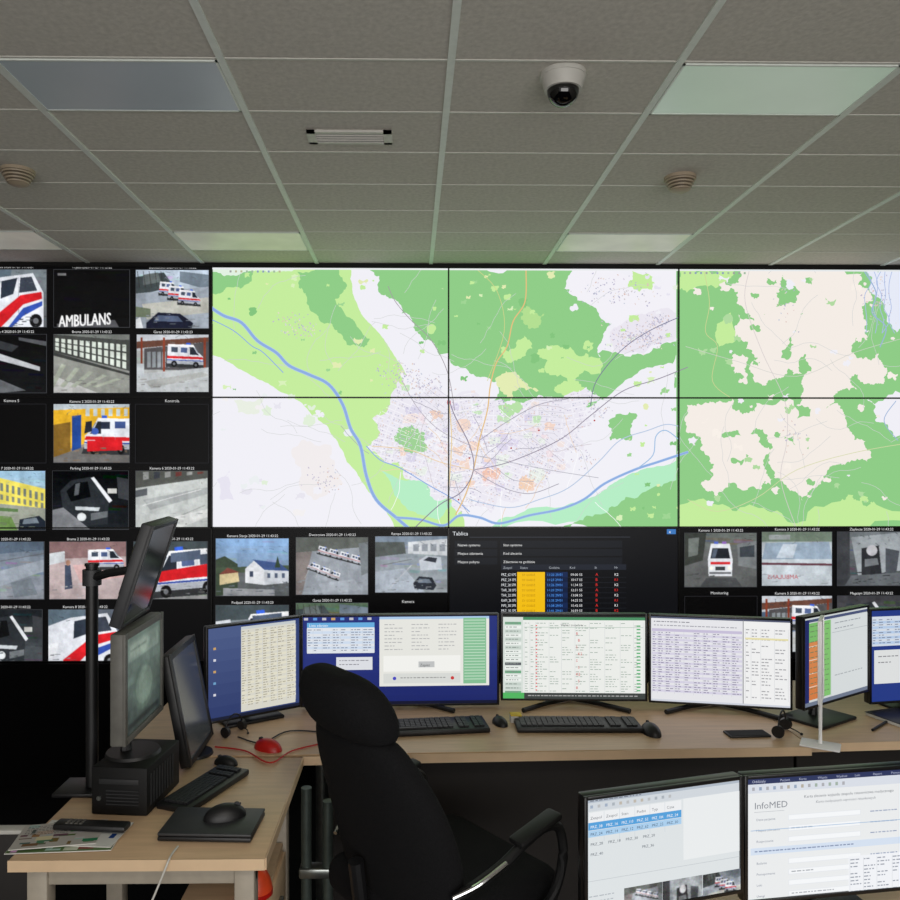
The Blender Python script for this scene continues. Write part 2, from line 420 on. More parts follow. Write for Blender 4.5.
for si,(sx_,sy_,an,dn) in enumerate(seeds):
    ca,sa=math.cos(an),math.sin(an); du,dv=R.choice([(2.2,1.9),(2.6,1.8),(2.0,2.1)])
    for iu in range(-24,25):
        for iv in range(-24,25):
            u=iu*du;v=iv*dv; x=sx_+u*ca-v*sa;y=sy_+u*sa+v*ca
            if not inpoly(x,y,FAN): continue
            if min(range(len(seeds)),key=lambda k:(seeds[k][0]-x)**2+(seeds[k][1]-y)**2)!=si: continue
            if iv%3==0:
                if R.random()<.8: m.tri([(x-du*.52*ca,y-du*.52*sa),(x+du*.52*ca,y+du*.52*sa),(x+du*.52*ca-.4*sa,y+du*.52*sa+.4*ca),(x-du*.52*ca-.4*sa,y-du*.52*sa+.4*ca)],lin((252,252,254) if si%3 else (194,192,204)))
                continue
            if iu%5==0:
                m.tri([(x+dv*.5*sa,y-dv*.5*ca),(x-dv*.5*sa,y+dv*.5*ca),(x-dv*.5*sa+.4*ca,y+dv*.5*ca+.4*sa),(x+dv*.5*sa+.4*ca,y-dv*.5*ca+.4*sa)],lin((250,250,252))); continue
            if R.random()<dn: continue
            w=R.uniform(.35,.9);h=R.uniform(.3,.65)
            m.tri([(x+w*ca-h*sa,y+w*sa+h*ca),(x-w*ca-h*sa,y-w*sa+h*ca),(x-w*ca+h*sa,y-w*sa-h*ca),(x+w*ca+h*sa,y+w*sa-h*ca)],lin(R.choice(bcol)))
for cx_,cy_,rx,ry,n in [(640,335,36,18,260),(400,372,26,18,100),(300,330,22,10,50),(325,480,20,16,50),(790,300,14,30,24),(795,430,14,22,30),(885,300,20,30,70),(620,290,50,18,110),(290,318,18,10,30),(425,385,30,14,100),(600,410,14,10,40),(585,460,16,12,30),(660,320,16,10,80)]:
    for i in range(n):
        x=R.gauss(cx_,rx*.4);y=R.gauss(cy_,ry*.4);a=-.6+R.choice([0,1.57]);w=R.uniform(.35,1.0);h=R.uniform(.3,.65)
        ca,sa=math.cos(a),math.sin(a)
        m.tri([(x+w*ca-h*sa,y+w*sa+h*ca),(x-w*ca-h*sa,y-w*sa+h*ca),(x-w*ca+h*sa,y-w*sa-h*ca),(x+w*ca+h*sa,y+w*sa-h*ca)],lin(R.choice(bcol)))
m.z+=1
for i in range(38):
    x=R.gauss(482,52);y=R.gauss(448,27);a=R.uniform(-.7,.7)+R.choice([0,1.57]);pts=[]
    for k in range(9):
        pts.append((x,y)); a+=R.uniform(-.25,.25); x+=5*math.cos(a); y+=5*math.sin(a)
    m.line(pts,.55,R.choice([(252,252,254),(166,164,178),(206,198,206),(236,208,180)])); m.z+=1
m.hold=False
def cr2(p,n=6): return [(v.x,v.y) for v in catmull([(a,b,0) for a,b in p],n)]
riv=cr2([(208,306),(222,315),(240,322),(256,340),(275,352),(288,365),(308,374),(328,384),(342,404),(350,428),(360,446),(366,476),(376,500),(396,518),(410,530)])
m.line(riv,3.6,(172,198,236)); m.line(riv,2.4,B)
m.line(cr2([(208,318),(232,330),(250,345),(262,352),(282,372)]),.9,B)
m.line(cr2([(366,446),(380,460),(400,468),(430,486),(455,500),(470,512)]),1.0,B)
riv2=cr2([(396,518),(420,520),(444,526),(460,516),(480,518),(500,524),(530,516),(560,510),(585,500),(606,484),(636,470),(660,462),(690,452)])
m.line(riv2,2.6,(160,192,234)); m.line(riv2,1.5,B)
m.line(cr2([(470,500),(510,508),(540,500),(570,488),(600,462),(622,440),(650,430),(668,424),(682,426)]),.9,(180,198,224))
m.line(cr2([(527,268),(526,300),(514,320),(508,345),(497,362),(491,385),(488,410),(480,440),(474,470),(466,495),(456,515)]),1.2,(228,190,128))
m.line(cr2([(448,395),(455,415),(470,445),(474,470),(462,492),(440,505),(415,528)]),1.0,(140,132,152))
m.line(cr2([(388,285),(395,300),(410,318),(432,340),(448,372),(455,410)]),.7,(160,152,160))
m.line(cr2([(474,470),(510,462),(560,440),(592,415),(625,390),(660,378),(690,366)]),.9,(150,142,160))
m.line(cr2([(592,405),(598,380),(622,350),(650,330),(682,315)]),.8,(120,120,150))
m.line(cr2([(449,490),(452,440),(449,398)]),1.0,(232,206,152))
m.line(cr2([(474,470),(440,462),(410,450),(372,446)]),.8,(236,208,168)); m.line(cr2([(474,470),(500,486),(530,494),(560,484)]),.8,(170,166,180)); m.line(cr2([(480,440),(510,420),(540,404),(570,398)]),.8,(170,166,180)); m.line(cr2([(470,445),(440,430),(418,408),(402,380)]),.7,(180,174,186))
m.line(cr2([(488,380),(505,330),(498,290),(478,268)]),.6,(210,212,140))
m.line(cr2([(448,450),(500,460),(550,470),(600,478)]),.6,(170,170,182))
m.line(cr2([(705,262),(712,300),(708,330),(720,345),(715,380),(735,398)]),.6,(208,212,150))
m.line(cr2([(752,268),(748,300),(765,350),(788,400),(790,440),(784,480),(800,530)]),.6,(212,204,204))
m.line(cr2([(688,345),(740,360),(800,375),(860,350),(930,330)]),.5,(208,208,202))
m.line(cr2([(690,500),(720,512),(760,498),(800,470),(860,452),(930,440)]),.6,(212,216,168))
for i in range(5): m.line(cr2([(872+i*6+R.uniform(-4,4),266+q*13) for q in range(6)]),.7,(170,188,228))
m.line(cr2([(868,268),(880,290),(876,310),(890,325),(884,345)]),1.1,(156,180,216))
m.line(cr2([(900,400),(888,420),(902,440)]),.8,(156,180,216))
m.line(cr2([(640,468),(655,455),(658,436),(668,430),(682,440)]),1.0,(156,190,225))
m.rect(210,264,682,268.5,(236,238,240))
for i in range(10): m.rect(228+i*5.5,269.5,230+i*5.5,271.6,R.choice([(160,185,160),(160,160,160),(140,160,185),(190,184,150)]))
m.rect(681,264,930,268.5,(230,234,236))
for i in range(12): m.rect(686+i*5.5,269.5,688+i*5.5,271.6,R.choice([(160,185,160),(160,160,160),(140,160,185)]))
m.text('H',449,404,6,(190,40,60),'c')
for x,y in [(470,458),(512,448),(459,500),(540,430),(596,420)]: m.disc(x,y,.9,.9,(180,60,60))
# ================= CCTV DRAWING =================
c=Canvas(); c.rect(-40,262,930,700,(3,3,4))
def ambulance(x,y,w,h,flip=False,rot=0,red=(206,36,42)):
    def T(pts):
        o=[]
        for a,b in pts:
            a=1-a if flip else a; dx=(a-.5)*w;dy=(b-.5)*h
            o.append((x+w/2+dx*math.cos(rot)-dy*math.sin(rot),y+h/2+dx*math.sin(rot)+dy*math.cos(rot)))
        return o
    c.poly(T([(-.04,.84),(1,.8),(1.06,1.0),(-.02,1.04)]),(50,52,54))
    c.poly(T([(0,.05),(.7,.02),(.82,.3),(.98,.5),(1,.85),(0,.88)]),(232,234,240))
    c.poly(T([(0,.05),(.7,.02),(.72,.1),(0,.13)]),(250,250,252)); c.poly(T([(0,.74),(1,.72),(1,.86),(0,.88)]),(176,180,188))
    c.poly(T([(0,.55),(.96,.52),(1,.62),(0,.66)]),red)
    c.poly(T([(0,.70),(1,.67),(1,.71),(0,.74)]),(50,76,156) if red[0]>180 else (130,134,140))
    c.poly(T([(.60,.12),(.71,.12),(.8,.34),(.88,.45),(.62,.45)]),(34,40,50)); c.poly(T([(.73,.14),(.76,.14),(.86,.36),(.84,.38)]),(130,140,150))
    c.poly(T([(.1,.16),(.28,.16),(.28,.38),(.1,.38)]),(70,80,96)); c.poly(T([(.36,.16),(.54,.16),(.54,.38),(.36,.38)]),(84,100,140))
    c.poly(T([(.5,-.05),(.62,-.05),(.62,.03),(.5,.03)]),(60,100,210)); c.line(T([(.32,.1),(.32,.84)]),.25,(170,174,180)); c.line(T([(.58,.1),(.58,.84)]),.25,(160,164,170))
    for q in (.2,.8):
        a_,b_=T([(q,.88)])[0]; c.disc(a_,b_,w*.08,h*.14,(14,14,16)); c.disc(a_,b_,w*.035,h*.06,(110,112,116))
def amb_front(x,y,w,h):
    c.poly([(x+.12*w,y+.08*h),(x+.88*w,y+.08*h),(x+w,y+.5*h),(x+.97*w,y+.95*h),(x+.03*w,y+.95*h),(x,y+.5*h)],(228,231,236))
    c.poly([(x+.18*w,y+.2*h),(x+.82*w,y+.2*h),(x+.9*w,y+.48*h),(x+.1*w,y+.48*h)],(30,34,42))
    c.poly([(x+.22*w,y+.22*h),(x+.4*w,y+.22*h),(x+.3*w,y+.46*h),(x+.14*w,y+.46*h)],(80,90,104))
    c.rect(x+.25*w,y+.02*h,x+.42*w,y+.09*h,(90,110,200));c.rect(x+.58*w,y+.02*h,x+.75*w,y+.09*h,(150,110,190))
    c.rect(x+.1*w,y+.57*h,x+.9*w,y+.64*h,(206,50,54)); c.rect(x+.3*w,y+.7*h,x+.7*w,y+.8*h,(60,62,66)); c.rect(x+.06*w,y+.84*h,x+.94*w,y+.9*h,(110,112,116))
    c.disc(x+.14*w,y+.74*h,w*.07,h*.05,(250,250,235));c.disc(x+.86*w,y+.74*h,w*.07,h*.05,(250,250,235))
def cell(x0,y0,x1,y1,lab,top,bot,fn=None,seed=0,nz=20,**kw):
    R=random.Random(seed+int(x0*7+y0))
    c.clipr=(x0-40,y0-8,x1,y1)
    c.text(lab,(x0+x1)/2,y0-1.5,3.6,(220,220,220),'c')
    c.rect(x0-.4,y0-.4,x1,y1,(60,62,66))
    st=len(c.t)
    c.clipr=(x0,y0,x1-.6,y1-.6); c.grad(x0,y0,x1,y1,top,bot)
    for i in range(nz):
        t=R.random(); col=[max(0,min(255,top[k]+(bot[k]-top[k])*t+R.uniform(-18,14))) for k in range(3)]
        x=R.uniform(x0,x1);y=y0+(y1-y0)*t;w=R.uniform(3,14);h=R.uniform(.5,2); c.poly([(x-w,y-h),(x+w,y-h*.4),(x+w*.8,y+h),(x-w,y+h*.6)],col)
    if fn: fn(x0,y0,x1-x0,y1-y0,R)
    dk=sum(top)+sum(bot)>300
    for i in range(20 if dk else 0):
        x=R.uniform(x0,x1);y=R.uniform(y0+(y1-y0)*.72,y1);q=R.uniform(.75,1.06); col=[min(255,v*q) for v in bot]; l=R.uniform(1,7); hh=R.uniform(.3,.9); c.poly([(x,y),(x+l,y-hh*.5),(x+l*.9,y+hh),(x-l*.2,y+hh)],col)
    for i in range(12 if dk else 0):
        x=R.uniform(x0,x1);y=R.uniform(y0,y0+(y1-y0)*.22);q=R.uniform(.45,.8); col=[v*q for v in top]; c.line([(x,y),(x+R.uniform(-5,5),y+R.uniform(-1,3))],.4,col)
    c.clipr=None
    c.flatten(st,x0,y0,x1-.6,y1-.6,**kw)
D='2020-01-29 11:43:2'
def q_(x,y,w,h): return lambda pts:[(x+a*w,y+b*h) for a,b in pts]
def f_yard(x,y,w,h,R):
    T=q_(x,y,w,h)
    c.poly(T([(0,.12),(.38,.04),(.52,.28),(0,.44)]),(66,74,76)); c.poly(T([(.1,.08),(.3,.04),(.34,.2),(.1,.26)]),(104,112,112))
    for i in range(5): c.line(T([(.02+.08*i,.02),(.05+.08*i,.3)]),.5,(50,48,44))
    c.poly(T([(.6,.02),(1,.08),(1,.34),(.6,.2)]),(116,128,140)); c.poly(T([(0,.4),(1,.28),(1,1),(0,1)]),(156,164,174)); c.poly(T([(.08,.58),(1,.46),(1,.72),(.15,.84)]),(186,186,178)); c.poly(T([(.0,.62),(.2,.66),(.2,.8),(0,.8)]),(110,120,100))
    ambulance(x+.32*w,y+.2*h,.26*w,.24*h,False,.1); ambulance(x+.44*w,y+.27*h,.28*w,.25*h,False,.1); ambulance(x+.58*w,y+.34*h,.3*w,.26*h,False,.1)
    c.poly(T([(.14,.9),(.3,.72),(.6,.74),(.78,.9),(.76,1),(.14,1)]),(24,28,48)); c.poly(T([(.3,.77),(.57,.78),(.64,.88),(.24,.87)]),(90,102,128))
    c.poly(T([(.0,.84),(.06,.8),(.1,1),(0,1)]),(230,232,236))
def f_night(x,y,w,h,R):
    T=q_(x,y,w,h)
    c.poly(T([(.04,.93),(.8,.86),(.86,1),(.04,1)]),(90,90,94))
    for dx in (0,.008): c.text('AMBULANS',x+(.06+dx)*w,y+.99*h,.29*h,(255,255,255),maxw=.68*w,shear=-.06)
    c.rect(x+.05*w,y+.06*h,x+.16*w,y+.1*h,(120,120,120))
def f_ambclose(x,y,w,h,R):
    T=q_(x,y,w,h)
    c.poly(T([(.0,.0),(.5,.0),(.45,.3),(0,.4)]),(96,112,124))
    c.poly(T([(0,.28),(.3,.14),(.8,.06),(.95,.4),(.95,1),(0,1)]),(228,231,238)); c.poly(T([(.35,.2),(.58,.14),(.52,.42),(.34,.5)]),(44,52,64)); c.poly(T([(.62,.14),(.78,.12),(.86,.36),(.6,.4)]),(60,66,78)); c.line(T([(.59,.14),(.6,.9)]),.4,(150,154,160))
    c.poly(T([(.2,.86),(.62,.44),(.92,.38),(.93,.5),(.66,.6),(.34,1),(.2,1)]),(206,36,44)); c.poly(T([(.66,.66),(.93,.54),(.93,.62),(.66,.8),(.5,1),(.44,1)]),(56,84,170))
    c.disc(x+.84*w,y+.88*h,.09*w,.12*h,(20,20,22)); c.disc(x+.84*w,y+.88*h,.04*w,.05*h,(120,122,126)); c.poly(T([(0,.6),(.14,.56),(.1,.8),(0,.84)]),(240,242,246))
def f_streak(x,y,w,h,R):
    T=q_(x,y,w,h)
    c.poly(T([(0,.2),(.9,.55),(.9,.62),(0,.34)]),(190,192,196)); c.poly(T([(0,.6),(.7,.95),(.3,1),(0,.8)]),(100,102,106)); c.poly(T([(.6,.05),(1,.12),(1,.2),(.6,.1)]),(90,92,96)); c.poly(T([(.3,.1),(.6,.2),(.5,.3),(.3,.24)]),(50,52,56))
def f_garage(x,y,w,h,R):
    T=q_(x,y,w,h)
    c.poly(T([(0,0),(1,.1),(1,.62),(0,.3)]),(70,72,70))
    for i in range(12):
        a=.02+i*.08; b=a+.05
        for j in range(3):
            t0=.08+j*.3;t1=t0+.24
            def yy(q,t): return (.04+.1*q)*(1-t)+(.28+.36*q)*t
            c.poly(T([(a,yy(a,t0)),(b,yy(b,t0)),(b,yy(b,t1)),(a,yy(a,t1))]),(222,230,220))
    c.poly(T([(0,.3),(1,.66),(1,1),(0,1)]),(146,148,142)); c.poly(T([(0,.7),(.6,1),(0,1)]),(196,196,194)); c.poly(T([(0,.3),(1,.66),(1,.7),(0,.36)]),(60,62,60))
    for i in range(5): c.poly(T([(.1+.18*i,.5+.06*i),(.16+.18*i,.52+.06*i),(.0+.14*i,.9),(-.06+.14*i,.88)]),(168,174,160))
def f_gate(x,y,w,h,R):
    T=q_(x,y,w,h)
    c.poly(T([(0,0),(1,0),(1,.2),(0,.28)]),(206,210,216)); c.poly(T([(0,.12),(1,.04),(1,.12),(0,.24)]),(104,70,58)); c.poly(T([(.1,.24),(1,.12),(1,.62),(.1,.6)]),(84,82,84))
    for i in range(5): c.poly(T([(.14+.07*i,.3),(.19+.07*i,.29),(.19+.07*i,.56),(.14+.07*i,.57)]),(146,152,156))
    ambulance(x+.42*w,y+.16*h,.5*w,.4*h,False,.06)
    for q in (.05,.36,.92): c.poly(T([(q,.05),(q+.03,.05),(q+.03,.84),(q,.84)]),(134,64,46))
    c.poly(T([(0,.68),(1,.56),(1,1),(0,1)]),(194,198,200)); c.poly(T([(.1,.8),(.9,.64),(1,.7),(.2,.92)]),(176,178,176)); c.poly(T([(.0,.5),(.1,.5),(.1,.72),(0,.76)]),(200,206,210))
def f_yellow(x,y,w,h,R):
    T=q_(x,y,w,h)
    c.poly(T([(0,.05),(1,.0),(1,.4),(0,.85)]),(234,184,54)); c.poly(T([(.0,.0),(1,.0),(1,.05),(0,.1)]),(200,210,216)); c.poly(T([(0,.35),(.22,.3),(.22,.8),(0,.9)]),(134,102,44))
    c.poly(T([(.24,.2),(.36,.18),(.36,.75),(.24,.8)]),(36,72,144))
    for i in range(6): c.rect(x+(.42+.1*i)*w,y+.08*h,x+(.47+.1*i)*w,y+.2*h,(206,216,216))
    c.poly(T([(0,.9),(.4,.72),(1,.8),(1,1),(0,1)]),(116,114,112)); ambulance(x+.4*w,y+.22*h,.6*w,.62*h,True); c.poly(T([(.62,.26),(1,.24),(1,.5),(.62,.52)]),(232,236,242)); c.disc(x+.54*w,y+.46*h,.05*w,.06*h,(70,100,180)); c.poly(T([(.44,.62),(.9,.6),(.9,.78),(.44,.8)]),(210,34,42)); c.poly(T([(.42,.3),(.5,.28),(.5,.46),(.4,.5)]),(34,38,48)); c.rect(x+.62*w,y+.3*h,x+.74*w,y+.42*h,(40,48,66)); c.rect(x+.8*w,y+.29*h,x+.94*w,y+.41*h,(60,80,130))
def f_yellow2(x,y,w,h,R):
    T=q_(x,y,w,h)
    c.poly(T([(0,.02),(1,.3),(1,.62),(0,.5)]),(232,218,106))
    for i in range(12): a=.01+i*.083; c.poly(T([(a,.10+a*.28),(a+.04,.11+a*.28),(a+.04,.24+a*.28),(a,.23+a*.28)]),(120,128,118)); c.poly(T([(a,.3+a*.24),(a+.04,.31+a*.24),(a+.04,.4+a*.24),(a,.39+a*.24)]),(134,138,120))
    c.poly(T([(0,.5),(1,.62),(1,1),(0,1)]),(156,160,148)); c.poly(T([(0,.7),(.5,.76),(.6,1),(0,1)]),(112,142,84)); c.poly(T([(.62,.8),(.9,.74),(1,.84),(1,1),(.6,1)]),(36,42,52)); c.poly(T([(.68,.8),(.86,.77),(.9,.86),(.66,.88)]),(120,130,140)); c.poly(T([(.3,.6),(.6,.63),(.6,.68),(.3,.66)]),(90,116,76))
def f_dark(x,y,w,h,R):
    T=q_(x,y,w,h)
    c.poly(T([(.1,.34),(.24,.16),(.5,.1),(.74,.4),(.72,.9),(.3,.95),(.14,.7)]),(44,48,52)); c.poly(T([(.18,.34),(.3,.2),(.46,.18),(.5,.44),(.24,.52)]),(10,12,14)); c.poly(T([(.5,.12),(.54,.1),(.78,.5),(.74,.54)]),(226,228,232)); c.poly(T([(.3,.22),(.36,.2),(.34,.4),(.28,.42)]),(90,94,98))
    c.poly(T([(0,.66),(.14,.62),(.5,1),(0,1)]),(130,132,136)); c.rect(x+.72*w,y+.3*h,x+.84*w,y+.38*h,(200,200,196)); c.poly(T([(.3,.6),(.62,.62),(.6,.68),(.3,.66)]),(200,206,210)); c.disc(x+.38*w,y+.78*h,.06*w,.07*h,(220,224,226)); c.poly(T([(.5,.72),(.72,.68),(.72,.78),(.5,.84)]),(110,114,118)); c.poly(T([(.84,.1),(1,.14),(1,.5),(.86,.46)]),(60,62,66))
def f_lot(x,y,w,h,R):
    T=q_(x,y,w,h)
    c.poly(T([(0,0),(1,0),(1,.12),(0,.3)]),(84,86,82))
    for i in range(6): c.poly(T([(.1+.15*i,.02),(.18+.15*i,.01),(.18+.15*i,.14-.02*i),(.1+.15*i,.16-.02*i)]),R.choice([(150,152,150),(110,60,56),(60,64,72)]))
    c.poly(T([(0,.3),(1,.12),(1,1),(0,1)]),(198,202,200)); c.poly(T([(.1,.5),(1,.28),(1,.4),(.2,.68)]),(172,176,176)); c.line(T([(.1,.6),(.9,.32)]),.6,(235,235,235)); c.line(T([(.3,.95),(.95,.6)]),.6,(140,142,140)); c.poly(T([(.0,.34),(.16,.3),(.16,.42),(0,.46)]),(90,94,98)); c.poly(T([(.4,.84),(1,.66),(1,.8),(.6,1),(.4,1)]),(216,218,216))
def f_pave(x,y,w,h,R):
    T=q_(x,y,w,h); c.poly(T([(0,.0),(1,0),(1,.14),(0,.24)]),(90,104,120)); c.poly(T([(0,.6),(1,.3),(1,.5),(0,.9)]),(158,166,176)); c.line(T([(0,.4),(1,.2)]),.8,(100,102,106)); c.poly(T([(.5,.7),(.8,.62),(.9,.9),(.56,.96)]),(120,128,136))
def f_pink(x,y,w,h,R):
    T=q_(x,y,w,h)
    c.rect(x,y,x+w,y+.3*h,(140,112,112)); c.poly(T([(.0,.3),(1,.25),(1,1),(0,1)]),(186,170,170)); c.poly(T([(.3,.4),(1,.35),(1,.6),(.4,.7)]),(204,170,168)); ambulance(x+.5*w,y+.12*h,.46*w,.36*h); c.poly(T([(.2,.4),(.27,.4),(.3,.8),(.2,.82)]),(64,72,90)); c.disc(x+.24*w,y+.36*h,.03*w,.05*h,(170,130,110)); c.poly(T([(0,.2),(.2,.16),(.2,.34),(0,.4)]),(210,214,218))
def f_redamb(x,y,w,h,R):
    T=q_(x,y,w,h); c.poly(T([(0,0),(1,0),(1,.2),(0,.3)]),(70,80,84)); ambulance(x+.22*w,y+.12*h,.95*w,.8*h,True,-.1)
    c.poly(T([(.34,.52),(1,.38),(1,.58),(.34,.7)]),(202,32,40)); c.poly(T([(.0,.3),(.2,.26),(.22,.5),(0,.56)]),(216,220,226)); c.poly(T([(.5,.2),(.9,.14),(.9,.3),(.5,.36)]),(84,96,116))
def f_house(x,y,w,h,R):
    T=q_(x,y,w,h)
    c.rect(x,y+.5*h,x+w,y+h,(92,96,98)); c.poly(T([(0,.36),(.12,.3),(.3,.44),(.3,.9),(0,1)]),(60,72,58)); c.poly(T([(0,.5),(1,.46),(1,.56),(0,.6)]),(70,84,66))
    c.poly(T([(.4,.52),(.52,.38),(.66,.52),(.66,.8),(.4,.76)]),(224,226,230)); c.poly(T([(.5,.36),(.86,.42),(1,.56),(.66,.54)]),(66,86,132)); c.poly(T([(.66,.54),(1,.56),(1,.76),(.66,.8)]),(196,200,206)); c.rect(x+.46*w,y+.56*h,x+.51*w,y+.66*h,(60,70,90))
    for i in range(3): c.rect(x+(.7+.1*i)*w,y+.6*h,x+(.74+.1*i)*w,y+.68*h,(80,90,110))
    c.poly(T([(.05,.62),(.3,.58),(.32,.74),(.05,.8)]),(206,190,150)); c.poly(T([(.04,.62),(.16,.5),(.32,.58)]),(116,66,56)); c.poly(T([(.1,.85),(.8,.88),(.8,1),(.1,1)]),(150,152,156)); c.poly(T([(.8,.5),(.84,.3),(.88,.5)]),(50,66,52))
def f_lot2(x,y,w,h,R):
    T=q_(x,y,w,h)
    c.poly(T([(0,0),(1,0),(1,.16),(0,.26)]),(96,100,96)); c.poly(T([(0,.26),(1,.16),(1,1),(0,1)]),(156,162,170)); c.poly(T([(0,.26),(.22,.24),(.08,1),(0,1)]),(130,122,120))
    for i in range(4): ambulance(x+(.3+.15*i)*w,y+(.16+.05*i)*h,.16*w,.15*h,False,.3,red=(170,120,124))
    for i in range(3): ambulance(x+(.16+.14*i)*w,y+(.44+.07*i)*h,.16*w,.14*h,True,.3,red=(172,140,144))
    for i in range(5): c.line(T([(.2+.13*i,.5),(.12+.15*i,.7)]),.4,(190,192,194))
    c.poly(T([(.3,.8),(.8,.72),(.9,.9),(.4,1)]),(168,174,182)); c.poly(T([(.86,.1),(1,.08),(1,.6),(.9,.66)]),(120,126,130))
def f_truck(x,y,w,h,R):
    T=q_(x,y,w,h)
    c.rect(x,y,x+w,y+.14*h,(128,142,158)); c.poly(T([(0,.1),(.4,.1),(.42,.3),(0,.36)]),(84,90,88)); c.poly(T([(.45,.1),(1,.04),(1,.34),(.45,.3)]),(206,210,214))
    for i in range(4): c.poly(T([(.52+.12*i,.14),(.6+.12*i,.13),(.6+.12*i,.26),(.52+.12*i,.26)]),(150,156,164))
    c.poly(T([(.6,.42),(.7,.34),(.9,.36),(.92,.58),(.62,.6)]),(190,196,204)); c.poly(T([(.66,.42),(.73,.36),(.85,.38),(.83,.46)]),(44,48,58)); c.poly(T([(0,.62),(.4,.56),(.7,1),(0,1)]),(172,180,190)); c.poly(T([(.52,.82),(.6,.7),(.78,.72),(.84,.86),(.8,.94),(.54,.92)]),(40,44,52)); c.poly(T([(.6,.74),(.74,.75),(.78,.82),(.58,.81)]),(110,120,132)); c.line(T([(.1,.5),(.5,.4)]),.5,(90,90,90)); c.line(T([(.2,.9),(.5,.5)]),.5,(200,200,204))
def f_front(x,y,w,h,R):
    T=q_(x,y,w,h); c.rect(x,y+.3*h,x+w,y+h,(96,98,98)); c.poly(T([(0,0),(.3,0),(.25,.5),(0,.6)]),(56,60,56)); c.poly(T([(.05,.1),(.2,.08),(.18,.4),(.05,.44)]),(110,116,112)); amb_front(x+.32*w,y+.14*h,.34*w,.68*h); c.poly(T([(.72,.2),(1,.14),(1,.66),(.74,.6)]),(120,124,126)); c.poly(T([(.76,.26),(.96,.22),(.96,.44),(.76,.44)]),(60,66,72)); c.poly(T([(.3,.82),(.7,.82),(.8,1),(.2,1)]),(70,72,74))
def f_roof(x,y,w,h,R):
    T=q_(x,y,w,h); c.rect(x,y+.2*h,x+w,y+h,(196,204,210)); c.poly(T([(.05,.2),(.95,.18),(1,.5),(0,.5)]),(150,166,182)); c.poly(T([(.3,.22),(.5,.22),(.44,.48),(.2,.48)]),(196,206,216)); c.poly(T([(0,.56),(1,.58),(1,.62),(0,.6)]),(96,60,70)); c.rect(x,y,x+w,y+.18*h,(110,124,110)); c.rect(x+.1*w,y+.05*h,x+.4*w,y+.14*h,(150,156,156))
    c.text('AMBULANS',x+.08*w,y+.86*h,.11*h,(180,90,96),maxw=.8*w,flip=True)
def f_inside(x,y,w,h,R):
    T=q_(x,y,w,h); c.poly(T([(.2,.1),(1,.0),(1,.7),(.3,.8)]),(156,162,166)); c.poly(T([(.35,.3),(.6,.25),(.65,.85),(.35,.9)]),(44,46,50)); c.disc(x+.5*w,y+.34*h,.08*w,.1*h,(190,190,194)); c.poly(T([(.7,.3),(.9,.35),(.85,.8),(.7,.8)]),(74,78,84)); c.rect(x,y,x+.18*w,y+h,(60,62,66)); c.poly(T([(.4,.5),(.58,.48),(.6,.6),(.4,.64)]),(120,124,128)); c.poly(T([(.2,.8),(1,.74),(1,1),(.1,1)]),(96,100,104))
cells=[(-28,269,43,327,'Centrala '+D+'1',(130,140,146),(90,92,96),f_ambclose),
(50,269,127,327,'Wjazd '+D+'2',(4,4,5),(6,6,8),f_night),(133,269,207,328,'Dziedziniec '+D+'2',(204,218,234),(148,154,160),f_yard),
(-28,334,43,393,'Kamera 4 '+D+'2',(5,5,6),(18,20,22),f_streak),(50,334,127,393,'Brama '+D+'2',(120,124,120),(150,150,146),f_garage),(134,334,207,392,'Garaz '+D+'3',(170,176,176),(180,180,178),f_gate),
(50,404,127,463,'Kamera 2 '+D+'2',(190,190,170),(140,120,100),f_yellow),
(-28,471,42,531,'Kamera 7 '+D+'2',(170,206,232),(130,140,120),f_yellow2),(49,471,126,530,'Parking '+D+'3',(8,9,11),(36,40,44),f_dark),(133,471,206,528,'Kamera 6 '+D+'2',(120,120,114),(198,202,202),f_lot),
(-28,542,41,600,'Rampa '+D+'2',(116,128,142),(146,150,158),f_pave),(46,542,124,600,'Brama 2 '+D+'2',(150,130,130),(180,176,180),f_pink),(131,542,206,600,'Kamera 9 '+D+'2',(86,92,100),(150,150,150),f_redamb),
(-28,610,39,668,'Garaz 2 '+D+'2',(26,30,34),(90,96,100),f_dark),(45,610,119,668,'Kamera 8 '+D+'2',(96,104,116),(130,134,140),f_ambclose),
(214,539,288,597,'Kamera Stacja '+D+'2',(146,182,224),(110,116,124),f_house),(295,538,368,596,'Dworcowa '+D+'3',(136,140,144),(150,156,160),f_lot2),(375,537,448,594,'Rampa '+D+'2',(140,150,160),(150,156,160),f_truck),
(214,606,288,660,'Podjazd '+D+'3',(120,128,134),(150,156,160),f_redamb),(295,604,368,660,'Garaz '+D+'2',(90,110,90),(60,60,60),f_yard),
(687,534,760,589,'Kamera 1 '+D+'2',(110,116,112),(90,92,92),f_front),(765,533,836,588,'Kamera 3 '+D+'2',(170,180,180),(196,204,210),f_roof),(841,533,910,588,'Zaplecze '+D+'2',(120,126,130),(60,62,66),f_inside),
(765,598,836,655,'Kamera 5 '+D+'2',(60,80,110),(150,160,170),f_gate),(841,598,910,655,'Magazyn '+D+'2',(60,60,64),(110,112,116),f_dark)]
for q in cells: cell(*q)
for x,y,t in [(170,402,'Kontrola'),(8,402,'Kamera 5'),(722,596,'Monitoring'),(408,604,'Kamera')]: c.text(t,x,y,4,(210,210,210),'c')
for (x0,y0,x1,y1) in [(133,404,207,463),(-28,404,43,463),(687,598,760,655)]:
    c.line([(x0,y0),(x1,y0),(x1,y1),(x0,y1),(x0,y0)],.5,(40,40,44))
c.rect(450,529,680,660,(14,15,19)); c.text('Tablica',453,536,5.5,(225,228,232))
c.rect(470,537.5,632,538.3,(50,54,62))
